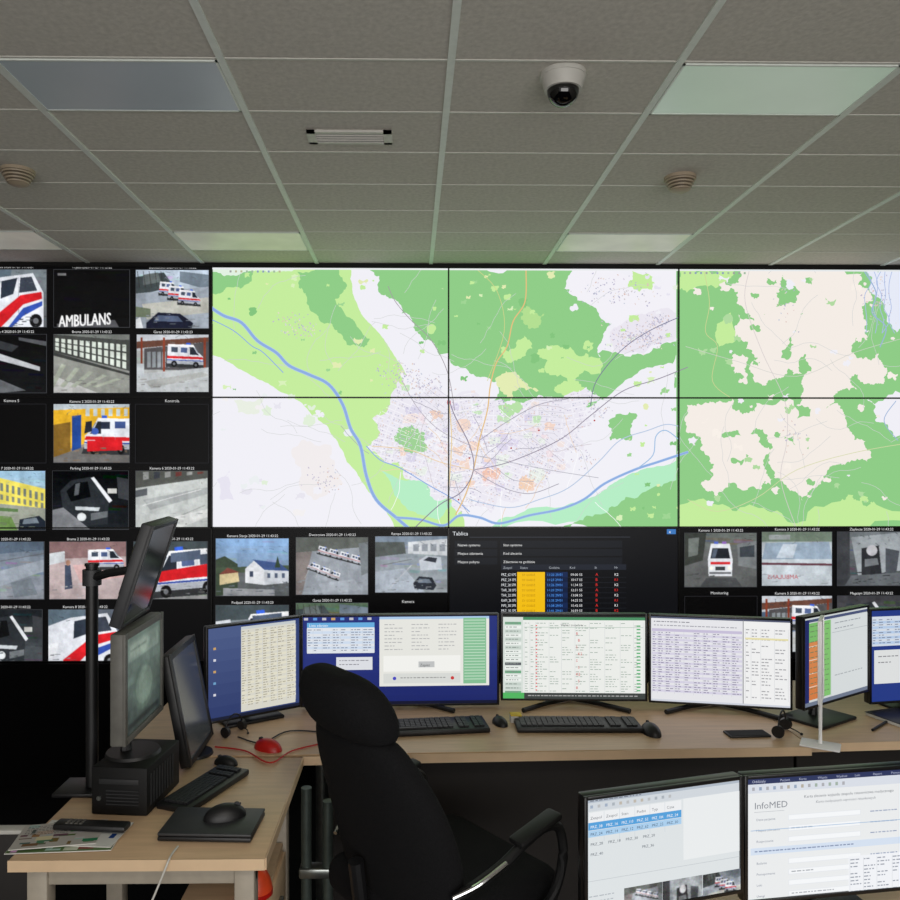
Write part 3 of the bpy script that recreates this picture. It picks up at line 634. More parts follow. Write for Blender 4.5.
for i,(t,xx) in enumerate([('Nazwa systemu',458),('Stan systemu',504),('Miejsce zdarzenia',458),('Kod zlecenia',504),('Miejsce pobytu',458),('Zdarzenie na godzinie',504)]):
    y=546+8.5*(i//2); c.rect(xx-3,y-4.5,xx+(40 if xx<500 else 120),y+2.5,(24,27,33)); c.text(t,xx,y+1,3.6,(225,225,225))
c.rect(502,565.5,628,571,(34,38,48))
for x,t in [(504,'Zespol'),(521,'Status'),(550,'Godzina'),(571,'Kod'),(596,'St'),(616,'Nr')]: c.text(t,x,569.8,3.2,(170,176,184))
names=['PRZ_62 KPS','PRZ_24 SPS','PRZ_28 SPR','TAR_38 SPS','TAR_22 SPR','KAM_26 SPS','MPS_38 SPR','PRZ_30 SPS']
for i,nm in enumerate(names):
    y=577+i*5.2; c.text(nm,502,y,3.8,(225,228,232),maxw=15)
    c.rect(518,y-3.9,546,y+1.3,(242,190,20)); c.text('SY GODZ',523,y,3.1,(170,120,10))
    c.rect(547,y-3.9,569,y+1.3,(18,32,64) if i%2 else (22,40,80)); c.text('11:'+str(20+i*3)+' 29/01',548,y,3.4,(80,150,240),maxw=20)
    c.text('%02d:%02d 55'%(i+9,(i*17)%60),572,y,3.4,(230,230,232),maxw=16); c.text('B' if i%3 else 'A',597,y,4,(226,50,46)); c.text(['K2','K1','K2','K1','K2','K1','K1','K2'][i],616,y,3.6,(226,50,46) if i%2 else (235,235,235))
    c.line([(502,y+1.6),(628,y+1.6)],.25,(44,48,56))
c.rect(669,530,678,535,(60,120,190)); c.text('x',671,534,4,(255,255,255))
# ================= VIDEO WALL =================
YW=4.07
def wX(px): return P(px,450,YW).x
dep450=P(450,463,YW); kz=(Vector((dep450.x,dep450.y,0)).dot(Vector((math.sin(YAW),math.cos(YAW),0))))/F
def wZ(py): return CAMH+(CY-py)*kz
cols=[-25,210,449,681,916]; rows=[266,397,528,662]
for ci in range(4):
    for ri in range(3):
        x0,x1=cols[ci],cols[ci+1]; y0,y1=rows[ri],rows[ri+1]
        X0_,X1_=wX(x0),wX(x1); Z1_,Z0_=wZ(y0),wZ(y1)
        ismap=ci>0 and ri<2
        what='town map with blue river' if ismap and ci<3 else ('cream and green countryside map' if ismap else ['grid of camera feeds','camera feeds','dark status table','camera feeds'][ci])
        e=thing('video_wall_display','thin-bezel video wall display showing '+what,'display',((X0_+X1_)/2,YW+.05,Z0_),group='video wall displays')
        w=X1_-X0_; h=Z1_-Z0_; b=.003
        MB().box((0,.02,h/2),(w-.001,.05,h-.001)).done('display_housing',M_bezel,e,smooth=False)
        f=MB()
        for sx in (-1,1): f.box((sx*(w/2-b/2-.0005),-.0125,h/2),(b,.015,h-.001))
        for zz in (b/2+.0005,h-b/2-.0005): f.box((0,-.0125,zz),(w-.001,.015,b))
        f.done('display_bezel',M_bezel,e,smooth=False)
        src=m if ismap else c
        ex=(X0_+X1_)/2
        zs=.010/ max(1,src.z)
        src.build('screen',lambda px,py,l,ex=ex,Z0_=Z0_:(wX(px)-ex,-.0062-l,wZ(py)-Z0_),(x0+.8,y0+.8,x1-.8,y1-.8),e,zs=zs)
XA,XB=wX(-25),wX(916)
o=MB().box(((XA+XB)/2,YW+.1,wZ(662)/2-.002),(XB-XA,.2,wZ(662)-.004)).done('plinth',M_darkwall,smooth=False)
tag(o,'matte black plinth carrying the video wall','plinth')
o=MB().box(((XA+XB)/2,YW+.06,wZ(266)+.012),(XB-XA,.06,.02)).done('top_rail',M_blackm,smooth=False); tag(o,'black rail along top of video wall','rail')
# ================= MONITORS =================
DZ=0.74
def monitor(label,TL,TR,BL,draw,rect,deskz=DZ,body=M_bezel,bez=.008,foot='plate',thick=.028,stand=True,group=None,off=None,standm=None,back=.07,hump=True,fr_=.11):
    A=P(*TL);Bp=P(*TR);C_=P(*BL)
    x=Vector((Bp.x-A.x,Bp.y-A.y,0)); w=x.length; x.normalize()
    v=A-C_; v-=x*v.dot(x); h=v.length; y=v/h; n=x.cross(y)
    org=A-y*h+x*(w/2)
    Mx=Matrix(((x.x,-n.x,y.x,org.x),(x.y,-n.y,y.y,org.y),(x.z,-n.z,y.z,org.z),(0,0,0,1)))
    hn=Vector((-n.x,-n.y,0)).normalized()
    base=Vector((org.x,org.y,0))+hn*back; rz=math.atan2(x.y,x.x)
    e=thing('computer_monitor',label,'monitor',(base.x,base.y,deskz),rz,group)
    Rm=Matrix.Translation(base+Vector((0,0,deskz)))@Matrix.Rotation(rz,4,'Z'); L=Rm.inverted()@Mx
    hb=MB().box((0,thick/2+.001,h/2),(w+2*bez,thick,h+2*bez),min(.005,thick*.4))
    if hump: hb.box((0,thick+.008,h/2),(w*.6,.02,h*.6),.008)
    hb.done('monitor_housing',body,e,mw=L)
    f=MB()
    for sx in (-1,1): f.box((sx*(w/2+bez/2),-.001,h/2),(bez,.008,h+2*bez),.001)
    f.box((0,-.001,-bez/2),(w,.008,bez),.001).box((0,-.001,h+bez/2),(w,.008,bez),.001)
    f.done('bezel',body,e,mw=L)
    if off: MB().box((0,-.0005,h/2),(w,.003,h)).done('screen',off,e,mw=L)
    else:
        cv=Canvas(); x0,y0,x1,y1=rect; draw(cv)
        cv.build('screen',lambda px,py,l:((px-x0)/(x1-x0)*w-w/2,-.0003-l,h-(py-y0)/(y1-y0)*h),rect,e,mw=L,zs=min(1.2e-5,.004/max(cv.z,1)))
    if stand:
        sm=standm or M_black
        top=L@Vector((0,thick+(.01 if hump else -.004),h*.45 if hump else .02))
        MB().tube([(0,.02 if hump else 0,.009),(0,.02 if hump else 0,max(.03,top.z*.6)),(top.x,top.y,top.z)],.016 if hump else .006).done('stand_neck',sm,e)
        f=MB()
        if foot=='plate': f.box((0,0,.006),(.22,.17,.012),.005)
        elif foot=='flat': f.box((0,0,.004),(.08,.12,.007),.003)
        elif foot=='vee':
            f.tube([(-.2,-.13,.010),(-.1,-.04,.0105),(0,.02,.0115)],.009).tube([(.2,-.13,.010),(.1,-.04,.0105),(0,.02,.0115)],.009)
        else: f.cyl((0,0,0),(0,0,.008),fr_,fr_*.95,32)
        f.done('stand_base',sm,e)
    return e
def sheet(cv,x0,y0,x1,y1,rh,colsx,tc=(120,124,130),alt=None,seed=1,dens=.85):
    R=random.Random(seed); y=y0; i=0
    while y+rh<=y1+.01:
        if alt and i%2: cv.rect(x0,y,x1,y+rh,alt)
        for a,b in zip(colsx[:-1],colsx[1:]):
            if R.random()<dens:
                cv.hold=True; cv.z+=1; cv.words(a+.8,a+.8+(b-a-1.6)*R.uniform(.4,1),y+rh*.32,rh*.32,tc,R); cv.hold=False
        y+=rh;i+=1
    cv.hold=True; cv.z+=1
    for xx in colsx: cv.rect(xx-.15,y0,xx+.15,y1,(200,204,208))
    cv.hold=False
BL_=(26,42,118)
def d1(cv):
    cv.rect(150,600,320,740,(50,66,116)); cv.grad(205,620,240,714,(76,92,136),(44,58,106))
    cv.rect(240,622,298,712,(214,212,200)); cv.rect(240,622,298,625,(196,202,204)); sheet(cv,240,626,298,709,2.6,[240,246,254,262,270,278,288,298],(160,154,136),(224,220,200),3,.95)
    for i in range(5): cv.rect(212,640+i*12,214.5,642.5+i*12,random.choice([(210,210,220),(200,160,100),(110,160,200)]))
    cv.rect(200,713,302,720,(24,30,52))
monitor('black monitor with pale blue desktop and a cream spreadsheet',(208,629,2.74),(299,618,2.93),(208,722,2.74),d1,(207,620,302,716),foot='plate')
def d2(cv):
    cv.rect(300,610,502,712,BL_); cv.grad(302,650,498,712,(30,46,124),(20,32,98))
    for x in range(304,376,9): cv.rect(x,617,x+4,619.5,random.choice([(190,190,200),(200,160,100),(90,150,220)]))
    cv.rect(307,622,374,653,(222,226,232)); cv.rect(307,622,374,627,(100,170,220)); cv.text('Lista zdarzen',309,626,3.6,(240,245,250)); sheet(cv,307,628,374,652,2.6,[307,313,322,332,340,350,362,374],(130,138,156),(204,218,236),5)
    cv.rect(336,657,372,670,(218,220,226)); cv.words(339,368,660,.9,(140,140,150)); cv.words(339,360,664,.9,(140,140,150))
    cv.rect(379,618,489,687,(228,228,222)); cv.rect(379,616.5,489,619,(170,200,230))
    cv.rect(463,618,486,685,(130,188,146))
    for i in range(21): cv.rect(464,620+i*3,485,621+i*3,(184,216,190))
    for j in range(8):
        for i in range(3): cv.words(384+i*27,384+i*27+(18 if (i+j)%3 else 10),624+j*3.6,.8,(170,170,172))
    cv.rect(383,656,460,672,(240,240,236)); cv.rect(418,662,434,668,(190,192,192)); cv.text('Zapisz',419.5,667,3.8,(60,60,64)); cv.rect(383,674,460,684,(214,216,212)); cv.disc(452,679,1.8,1.8,(200,60,60)); cv.disc(394,679,1.8,1.8,(70,70,190)); cv.words(400,445,678,.9,(140,140,140))
    cv.rect(300,702,502,712,(12,16,44))
monitor('wide black monitor with deep blue desktop and form windows',(303,617,2.97),(497,614,2.99),(303,705,2.97),d2,(303,616,497,705),foot='vee')
def d3(cv):
    cv.rect(495,608,650,704,(234,236,232)); cv.rect(500,613,648,616,(24,30,26)); cv.rect(500,616,648,619,(70,140,96)); cv.rect(500,616,521,700,(214,222,216))
    for i in range(18): cv.rect(502,621+i*4.2,519,623.8+i*4.2,random.choice([(236,240,236),(236,240,236),(110,168,130),(196,208,200),(90,94,100)])); cv.words(503,516,621.8+i*4.2,.8,(130,140,134))
    sheet(cv,522,621,646,694,2.5,[522,528,534,548,561,575,590,606,622,636,646],(166,180,170),None,8,.6)
    cv.text('Wykaz zespolow',560,625,3.4,(110,110,110)); cv.rect(522,626,646,626.5,(170,190,176))
    for i in range(9): cv.text(random.choice(['B','K2','S']),576+(i%2)*2,634+i*7,4,(205,60,60))
    for i in range(20): cv.rect(534,624+i*3.5,535.5,625.2+i*3.5,(226,90,90)); cv.rect(639,624+i*3.5,643,625.4+i*3.5,(90,176,116))
    cv.rect(500,694,648,700,(60,66,64)); cv.rect(500,694,522,700,(80,180,96)); cv.words(526,640,696.4,1,(170,170,170))
monitor('black monitor showing white dispatch list with green marks',(503,615,2.99),(645,617,2.97),(503,698,2.99),d3,(500,614,648,700),foot='vee',group='desk monitors with white lists')
def d4(cv):
    cv.rect(645,608,800,714,(228,228,232)); cv.rect(648,614,795,617,(80,86,110)); cv.words(652,690,620,.9,(120,120,130)); cv.words(652,740,624,.9,(150,150,160)); cv.rect(650,628,745,631,(196,188,214))
    sheet(cv,650,631,745,698,2.5,[650,656,664,674,684,694,704,714,724,734,745],(132,126,154),(212,208,226),11,.95)
    cv.rect(746,617,795,712,(238,238,238)); cv.line([(746,616),(746,714)],.8,(120,120,126)); sheet(cv,748,624,792,700,3.4,[748,754,764,778,792],(160,160,164),None,12,.7); cv.rect(748,634,792,636,(228,220,170)); cv.rect(645,704,800,714,(206,210,220)); cv.words(650,740,706,1,(150,150,160))
monitor('black monitor showing two white and lilac table windows',(651,616,2.97),(790,617,2.87),(651,700,2.97),d4,(649,615,794,706),foot='vee',group='desk monitors with white lists')
def d5(cv):
    cv.rect(795,608,870,712,(204,210,210)); cv.rect(800,616,870,619,(70,80,116)); cv.rect(800,616,806,712,(30,40,100))
    cv.grad(806,620,815,700,(210,140,84),(206,120,66)); cv.rect(806,620,815,640,(120,184,104))
    for i in range(4): cv.rect(806,644+i*14,815,645+i*14,(226,200,180))
    cv.rect(816,620,828,700,(126,190,110))
    for i in range(14): cv.words(807,826,623+i*5.4,.8,(100,120,90))
    cv.rect(829,620,868,702,(212,217,218)); cv.words(832,860,624,1,(150,156,162)); cv.words(832,852,630,1,(150,156,162)); cv.rect(829,634,868,634.6,(176,182,186)); cv.words(832,862,680,1,(160,166,170)); cv.rect(800,702,868,706,(110,120,140))
monitor('black monitor with narrow green and orange columns',(804,619,2.68),(867,614,2.9),(804,708,2.68),d5,(801,614,868,706),foot='plate')
def d6(cv):
    cv.rect(860,600,970,712,(34,56,130)); cv.rect(870,618,900,648,(210,218,228)); sheet(cv,870,620,930,648,2.6,[870,876,884,892,900,915,930],(120,128,150),(180,202,230),14); cv.rect(872,652,902,686,(220,222,222)); cv.words(876,896,658,1,(130,130,136)); cv.words(876,890,664,1,(130,130,136)); cv.rect(905,652,950,690,(224,226,226))
monitor('black monitor with blue desktop and pale windows',(871,611,2.92),(965,608,2.99),(871,702,2.92),d6,(869,612,965,704),foot='plate')
def d7(cv):
    global c
    cv.rect(580,770,750,930,(221,226,228)); cv.rect(580,770,750,809,(208,214,220))
    cv.rect(586,797,741,800.5,(176,186,198)); cv.words(590,640,798.2,1,(110,116,130))
    for i in range(12): cv.rect(590+i*7,803,592.6+i*7,806,random.choice([(170,178,186),(190,182,170),(160,174,194),(186,188,190)]))
    cv.rect(588,810,680,820,(236,238,240))
    for i in range(6): cv.text(['Zespol','Zespol','Stan','Podst','Typ','Czas'][i],590+i*15,817,4,(110,114,122),maxw=11.5); cv.rect(588+i*15,810,588.3+i*15,840,(194,204,214))
    cv.rect(588,820,680,827.5,(84,160,218)); cv.rect(588,828,680,834.5,(170,206,236))
    for i in range(6): cv.text('PRZ_'+['38','16','110','52','104','24'][i],590+i*15,825.8,4,(240,245,250),maxw=11.5); cv.text('PRZ_'+['24','14','12','62','22','30'][i],590+i*15,833,3.9,(60,80,112),maxw=11.5)
    for i in range(4): cv.text('PRZ_'+['28','18','30','20'][i],590+i*17,843,3.9,(86,96,108),maxw=12)
    cv.text('PRZ_40',590,853,3.9,(86,96,108),maxw=12);cv.text('PRZ_36',640,853,3.9,(86,96,108),maxw=12)
    cv.rect(682,809,742,872,(233,236,237)); cv.line([(586,878),(742,878)],.5,(190,196,200))
    old=c; c=cv
    for k,(a,b_,fn) in enumerate([(622,660,f_lot2),(660.2,701,f_inside),(701.2,741,f_yard)]):
        st=len(cv.t); cv.clipr=(a,890,b_,930); cv.grad(a,890,b_,930,(150,158,166),(110,118,126)); fn(a,886,b_-a,44,random); cv.clipr=None; cv.flatten(st,a,890,b_,930,step=.7,noise=.08,sat=.8,blur=3)
    c=old
    for i in range(6): cv.words(588,612,892+i*5,1.1,(180,186,192))
def d8(cv):
    cv.rect(740,760,920,930,(233,235,236)); cv.rect(743,768,915,774,(42,52,92)); cv.text('Oddzialy',748,772.6,3.8,(190,195,215))
    for i in range(7): cv.text(['Pacjent','Karta','Wizyta','Wydruk','Leki','Raport','Pomoc'][i],776+i*19,772.6,3.4,(176,182,206),maxw=12)
    cv.rect(743,774,915,783,(216,221,230))
    for i in range(14): cv.rect(748+i*7,777,750.6+i*7,780.4,random.choice([(150,166,190),(180,172,158),(160,176,164),(172,172,178)]))
    cv.text('InfoMED',750,799,9.4,(132,136,144)); cv.rect(750,802,780,802.4,(176,180,186))
    cv.text('Karta zlecenia wyjazdu zespolu ratownictwa medycznego',800,791,4.0,(110,114,122),maxw=96); cv.text('Karta medycznych czynnosci ratunkowych',812,797,3.6,(130,134,142),maxw=76)
    for r,y in enumerate(range(808,900,11)):
        cv.text(['Dane pacjenta','Miejsce zdarzenia','Rozpoznanie','Wywiad','Badanie','Postepowanie','Leki','Uwagi'][r%8],752,y+3,3.3,(130,138,154),maxw=24)
        cv.rect(784,y-1,858,y+4.4,(222,226,232)); cv.rect(784.4,y-.6,857.6,y+4,(244,246,248))
        if r%2: cv.words(787,800+10*(r%4),y+1.1,1.1,(164,168,174))
        cv.words(868,896,y+1.1,1.1,(150,162,188))
    cv.rect(746,820,912,820.6,(150,182,216)); cv.rect(746,838,912,845,(212,224,240)); cv.words(750,850,841,1.2,(130,144,176))
    cv.rect(845,854,915,925,(240,242,246)); sheet(cv,846,856,912,925,3.6,[846,860,874,890,900,912],(150,156,168),None,17,.8)
NZ=0.66
monitor('black thin-bezel monitor with medical dispatch table window',(587,800,1.60),(739,781,1.70),(589,916,1.60),d7,(587,797,741,912),deskz=NZ,foot='plate',back=.06)
monitor('black thin-bezel monitor with medical form document',(747,779,1.715),(908,768,1.77),(748,900,1.715),d8,(743,768,908,890),deskz=NZ,foot='plate',back=.06)
def dA(cv):
    st=len(cv.t)
    cv.grad(0,0,100,100,(108,128,116),(58,70,66)); cv.rect(6,6,94,26,(124,142,130)); cv.rect(10,9,60,23,(138,154,140)); cv.disc(50,60,30,26,(80,98,88)); cv.disc(50,60,24,20,(100,118,106)); cv.disc(46,56,12,10,(110,128,114)); cv.words(12,56,14,2.2,(88,104,94)); cv.rect(6,90,94,95,(40,48,46))
    cv.flatten(st,0,0,100,100,step=1.2,noise=.04,sat=.95,blur=4,vig=.3,gain=1.0)
PCTOP=.868
monitor('older grey-beige square monitor with dim round image on screen',(126,640,2.06),(160,627,2.34),(126,738,2.06),dA,(0,0,100,100),deskz=PCTOP,body=M_grey,bez=.018,thick=.035,foot='round',standm=M_black,back=.03,fr_=.075)
monitor('dark grey flat monitor tilted on a pole arm',(152,530,2.08),(175,528,2.34),(122,624,2.08),None,None,body=M_dgrey,bez=.012,stand=False,off=M_off)
monitor('black slanted flat monitor with dull grey screen on desk',(171,660,2.40),(193,645,2.66),(190,760,2.40),None,None,body=M_black,bez=.018,off=M_offg,foot='round',fr_=.06,back=.02)
monitor('slim white monitor seen edge-on with flat white foot',(820,622,2.52),(822.6,622,2.62),(820,704,2.52),None,None,body=M_bwhite,bez=.003,thick=.006,off=M_bwhite,foot='flat',standm=M_bwhite,back=.003,hump=False)
# ================= DESKS =================
e=thing('side_desk','beech-topped desk with beige metal frame','desk',(0,0,0))
xl,xr=PZ(12,856,DZ).x,PZ(265,858,DZ).x; yf=PZ(265,858,DZ).y
MB().box(((xl+xr)/2,(yf+2.5)/2,DZ-.0145),(xr-xl,2.5-yf,.027),.003).done('desktop',M_wood,e)
MB().box(((xl+xr)/2,yf-.002,DZ-.0145),(xr-xl,.003,.027)).box((xr+.002,(yf+2.5)/2,DZ-.0145),(.003,2.5-yf,.027)).done('edge_band',M_woodedge,e)
MB().box(((xl+xr)/2,yf+.05,DZ-.055),(xr-xl-.06,.03,.05),.004).done('frame_rail',M_frame,e)
MB().box(((xl+xr)/2,2.4,DZ-.055),(xr-xl-.06,.03,.05),.004).done('frame_rail',M_frame,e)
for x in (xl+.055,xr-.055):
    for y in (yf+.05,2.4): MB().box((x,y,(DZ-.03)/2),(.05,.05,DZ-.03),.006).done('leg',M_frame,e)
e=thing('long_desk','long beech dispatcher desk with dark brown front panel','desk')
yb=2.505
def slab(pts,z0,z1,name,mt,par):
    bm=bmesh.new(); a=[bm.verts.new((x,y,z0)) for x,y in pts]; b=[bm.verts.new((x,y,z1)) for x,y in pts]; n=len(pts)
    bm.faces.new(a[::-1]);bm.faces.new(b)
    for i in range(n): bm.faces.new((a[i],a[(i+1)%n],b[(i+1)%n],b[i]))
    q=MB(); q.bm.free(); q.bm=bm; return q.done(name,mt,par,smooth=False)
xj=P(806,700,2.6).x
slab([(xl,yb),(xj,yb+.06),(xj,3.32),(xl,3.32)],DZ-.028,DZ,'desktop',M_wood,e)
slab([(xr,yb-.003),(xj,yb+.057),(xj,yb+.0595),(xr,yb-.0005)],DZ-.0285,DZ-.0005,'edge_band',M_woodedge,e)
slab([(xr+.07,yb+.12),(xj,yb+.18),(xj,yb+.2),(xr+.07,yb+.14)],.02,DZ-.03,'modesty_panel',M_panel,e)
for x in (xr+.03,.35,xj-.06): MB().cyl((x,yb+.3,0),(x,yb+.3,DZ-.028),.025).done('leg',M_metal,e)
e=thing('end_desk','beech desk continuing the dispatcher row','desk')
slab([(xj+.004,yb+.09),(2.9,yb+.18),(2.9,3.35),(xj+.004,3.35)],DZ-.028,DZ,'desktop',M_wood,e)
slab([(xj+.004,yb+.087),(2.9,yb+.177),(2.9,yb+.1795),(xj+.004,yb+.0895)],DZ-.0285,DZ-.0005,'edge_band',M_woodedge,e)
slab([(xj+.02,yb+.2),(2.88,yb+.28),(2.88,yb+.3),(xj+.02,yb+.22)],.02,DZ-.03,'modesty_panel',M_panel,e)
for x in (xj+.08,2.8): MB().cyl((x,yb+.4,0),(x,yb+.4,DZ-.028),.025).done('leg',M_metal,e)
e=thing('near_desk','beech desk carrying two monitors','desk')
slab([(.42,1.38),(1.5,1.45),(1.5,2.02),(.42,1.80)],NZ-.028,NZ,'desktop',M_wood,e)
for x,y in ((.47,1.46),(1.42,1.52),(.47,1.74),(1.42,1.93)): MB().box((x,y,(NZ-.028)/2),(.05,.05,NZ-.028),.006).done('leg',M_frame,e)
e=thing('metal_pedestal','grey-green metal twin column pedestal beneath desk corner','pedestal',(P(318,800,2.36).x,2.36,0))
for x,z in ((-.035,.70),(.03,.66)): MB().cyl((x,0,.02),(x,0,z),.016).done('column',M_green,e)
MB().cyl((0,0,0),(0,0,.02),.075,.065,32).done('pedestal_base',M_green,e)
for z in (.45,.3): MB().box((0,0,z),(.11,.05,.03),.006).done('collar',M_metal,e)
e=thing('drawer_cabinet','beech drawer cabinet beneath the side desk','cabinet',((xr-.13),2.2,0))
MB().box((-.02,0,.265),(.22,.34,.53),.004).done('cabinet_body',M_wood,e)
for i in range(3):
    d=MB().box((.094,0,.1+i*.165),(.012,.32,.155),.003).done('drawer',M_woodedge,e)
    MB().box((0,0,0),(.012,.1,.012),.003).done('handle',M_metal,d,loc=(.106,0,.1+i*.165))
e=thing('plastic_case','small glossy red and orange rounded case on cabinet','case',(xr-.068,2.09,.53))
MB().sph((0,0,.006),.045,(1,1,1.5),24,'up').done('shell',M_redorange,e)
MB().cyl((0,0,0),(0,0,.012),.046,.046,24).done('rim',M_red,e)
a=P(-60,828,2.2); b=P(48,828,2.2)
e=thing('low_partition','dark low partition with thin white top edge','partition',((a.x+b.x)/2-.06,2.2,0)); wq=b.x-a.x+.1
MB().box((0,0,(a.z-.012)/2),(wq,.03,a.z-.012),.002).done('partition_panel',M_panel,e)
MB().box((0,0,a.z-.006),(wq,.036,.012),.003).done('top_edge',M_white,e)
# ================= DESK ITEMS =================
def keyboard(cx,cy,rz,w=.44,d=.15,label='black computer keyboard on beech desk'):
    e=thing('keyboard',label,'keyboard',(cx,cy,DZ),rz,'black desk keyboards')
    MB().box((0,0,.009),(w,d,.018),.005).done('keyboard_body',M_black,e)
    k=MB(); nx=21; ny=6; dx=(w-.03)/nx; dy=(d-.035)/ny
    for j in range(ny):
        for i in range(nx):
            if i in (15,18): continue
            if j==0 and 4<=i<=9:
                if i==4: k.box((-w/2+.015+7*dx,-d/2+.018+.5*dy,.021),(dx*5.8,dy*.86,.006),.001)
                continue
            k.box((-w/2+.015+(i+.5)*dx,-d/2+.018+(j+.5)*dy,.021),(dx*.86,dy*.86,.006))
    o=k.done('keys',M_key,e,smooth=False); o['kind']='stuff'
    return e
def at(px,py,z=DZ): return PZ(px,py,z)
p=at(577,727); keyboard(p.x,p.y,-.02,.44,.13)
p=at(428,729); keyboard(p.x,p.y,.12,.42,.14)
p=at(205,791); keyboard(p.x,p.y,1.2,.29,.11,'black computer keyboard beside the slanted monitor')
def mouse(px,py,rz,label,mt=None,z=DZ,s=1.0):
    p=at(px,py,z); e=thing('computer_mouse',label,'mouse',p,rz)
    MB().sph((0,0,0),.05*s,(.62,1.1,.7),24,'up').done('mouse_body',mt or M_black,e)
    MB().cyl((-.003,.03*s,.026*s),(.003,.03*s,.026*s),.009*s).done('scroll_wheel',M_dgrey,e)
    MB().box((0,.026*s,.0285*s),(.001,.03*s,.006*s)).done('button_gap',M_dgrey,e)
mouse(651,733,.1,'black computer mouse beside keyboard')
mouse(500,724,.3,'black computer mouse on beech desk',s=.8)
mouse(226,764,1.2,'dark mouse at end of keyboard',s=.75)
mouse(268,749,1.0,'glossy red computer mouse',M_red)
e0=at(213,829)
e=thing('closed_laptop','closed dark grey laptop lying on side desk','laptop',(e0.x,e0.y,DZ),-.05)
MB().box((0,0,.008),(.235,.15,.012),.004).done('laptop_base',M_black,e); MB().box((0,0,.019),(.235,.15,.008),.003).done('laptop_lid',M_dgrey,e)
MB().cyl((-.08,.077,.014),(.08,.077,.014),.005).done('hinge',M_black,e)
mouse(225,817,-1.2,'dark mouse resting on closed laptop',M_black,z=DZ+.023)
p=at(72,838)
for i,(dx,dy,rz,ww,pal) in enumerate([(-.005,-.012,.06,.25,[(90,120,70),(160,60,50),(220,220,216)]),(.015,.012,-.08,.22,[(226,226,222),(60,90,140),(190,186,178)]),(-.03,.0,.16,.2,[(190,186,180),(120,80,60),(70,110,80)])]):
    e=thing('magazine','loose magazine with pale photo cover on pile' if i else 'printed magazine with green and red photo cover','magazine',(p.x+dx,p.y+dy,DZ+.001+i*.0034),rz,'magazines on side desk')
    MB().box((0,0,.0014),(ww,.13,.0026),.0006).done('pages',M_paper,e)
    cv=Canvas(); RR=random.Random(i+4); cv.rect(0,0,100,60,pal[0])
    for k in range(30):
        x=RR.uniform(0,90);y=RR.uniform(0,52); cv.rect(x,y,x+RR.uniform(4,20),y+RR.uniform(2,12),tuple(max(0,min(255,v+RR.randint(-30,30))) for v in RR.choice(pal)))
    for k in range(6): cv.words(6,60,6+k*4,1.2,(40,40,44),RR)
    cv.build('cover',lambda px,py,l,ww=ww:((px/100-.5)*ww*.99,(.5-py/60)*.128,.0029+l*.4),(0,0,100,60),e,m=M_print,zs=4e-6)
p=at(92,828,DZ+.014)
e=thing('handset','black cordless handset lying on magazines','phone',(p.x,p.y,DZ+.0125),-.1)
MB().box((0,0,.008),(.19,.04,.016),.006).done('handset_body',M_black,e)
k=MB()
for i in range(4):
    for j in range(3): k.box((-.06+i*.012,-.01+j*.01,.0165),(.008,.006,.002))
k.done('keypad',M_grey,e,smooth=False)
pp=P(134,812,2.13)
e=thing('desktop_computer','compact black desktop computer with vented front','computer',(pp.x-.015,2.20,DZ),-.1)
ph=PCTOP-DZ
MB().box((0,0,ph/2),(.155,.22,ph),.005).done('computer_case',M_pc,e)
k=MB()
for i in range(9): k.box((.078,-.085+i*.018,ph/2),(.002,.007,ph*.65))
k.done('vent_grille',M_pcv,e,smooth=False)
MB().box((0,-.111,.09),(.11,.003,.014),.001).done('drive_slot',M_pcv,e)
k=MB()
for i in range(5): k.box((.01,-.111,.03+i*.009),(.09,.003,.003))
k.done('front_louver',M_pcv,e,smooth=False)
MB().cyl((-.055,-.114,.045),(-.055,-.108,.045),.006).done('power_button',M_metal,e)
pb=P(92,800,2.26)
e=thing('monitor_arm','black vertical pole stand holding tilted monitor','monitor stand',(pb.x,2.26,DZ))
ht=P(92,566,2.26).z-DZ
MB().cyl((0,0,.012),(0,0,ht),.017).cyl((0,0,ht),(0,0,ht+.008),.02).done('pole',M_black,e)
MB().box((-.03,0,.006),(.12,.12,.012),.004).done('clamp_base',M_black,e)
t=(P(152,530,2.08)+P(175,528,2.34)+P(122,624,2.08)+P(150,622,2.34))/4
loc=Vector((t.x-pb.x-.058,t.y-2.26,t.z-DZ+.017))
MB().tube([(0,0,loc.z-.03),(loc.x*.5,loc.y*.5-.02,loc.z-.01),loc],.012).done('swing_arm',M_black,e)
MB().cyl((0,0,loc.z-.05),(0,0,loc.z-.005),.026).done('collar',M_dgrey,e)
p=at(747,735); e=thing('mobile_phone','black smartphone lying flat on desk','phone',(p.x,p.y,DZ),0.05)
MB().box((0,0,.004),(.145,.06,.008),.003).done('phone_body',M_black,e); MB().box((0,0,.0082),(.135,.054,.0006)).done('phone_screen',M_blackm,e)
p=at(525,724); e=thing('sticky_note_block','small yellow and white note block','note block',(p.x-.03,p.y+.03,DZ))
MB().box((0,0,.012),(.04,.04,.024),.001).done('note_pad',M_paper,e); MB().box((0,0,.026),(.04,.04,.004),.001).done('note_top',mat('yellow_paper',(226,196,70),.8),e)
def headset(px,py,z=DZ,label='black telephone headset lying on desk',rz=.4,s=1):
    p=at(px,py,z); e=thing('headset',label,'headset',p,rz); e.scale=(s,s,s)
    pts=[(.075*math.cos(a),0.0,.03+.085*math.sin(a)) for a in [math.pi*k/12 for k in range(13)]]
    MB().tube(pts,.004).done('headband',M_black,e)
    for sx in (-1,1): MB().cyl((sx*.082,0,.032),(sx*.058,0,.032),.03,.026,20).done('ear_cup',M_black,e)
    MB().tube([(.07,-.01,.02),(.06,-.05,.012),(.02,-.085,.012)],.003).sph((.02,-.085,.012),.007).done('microphone_boom',M_black,e)
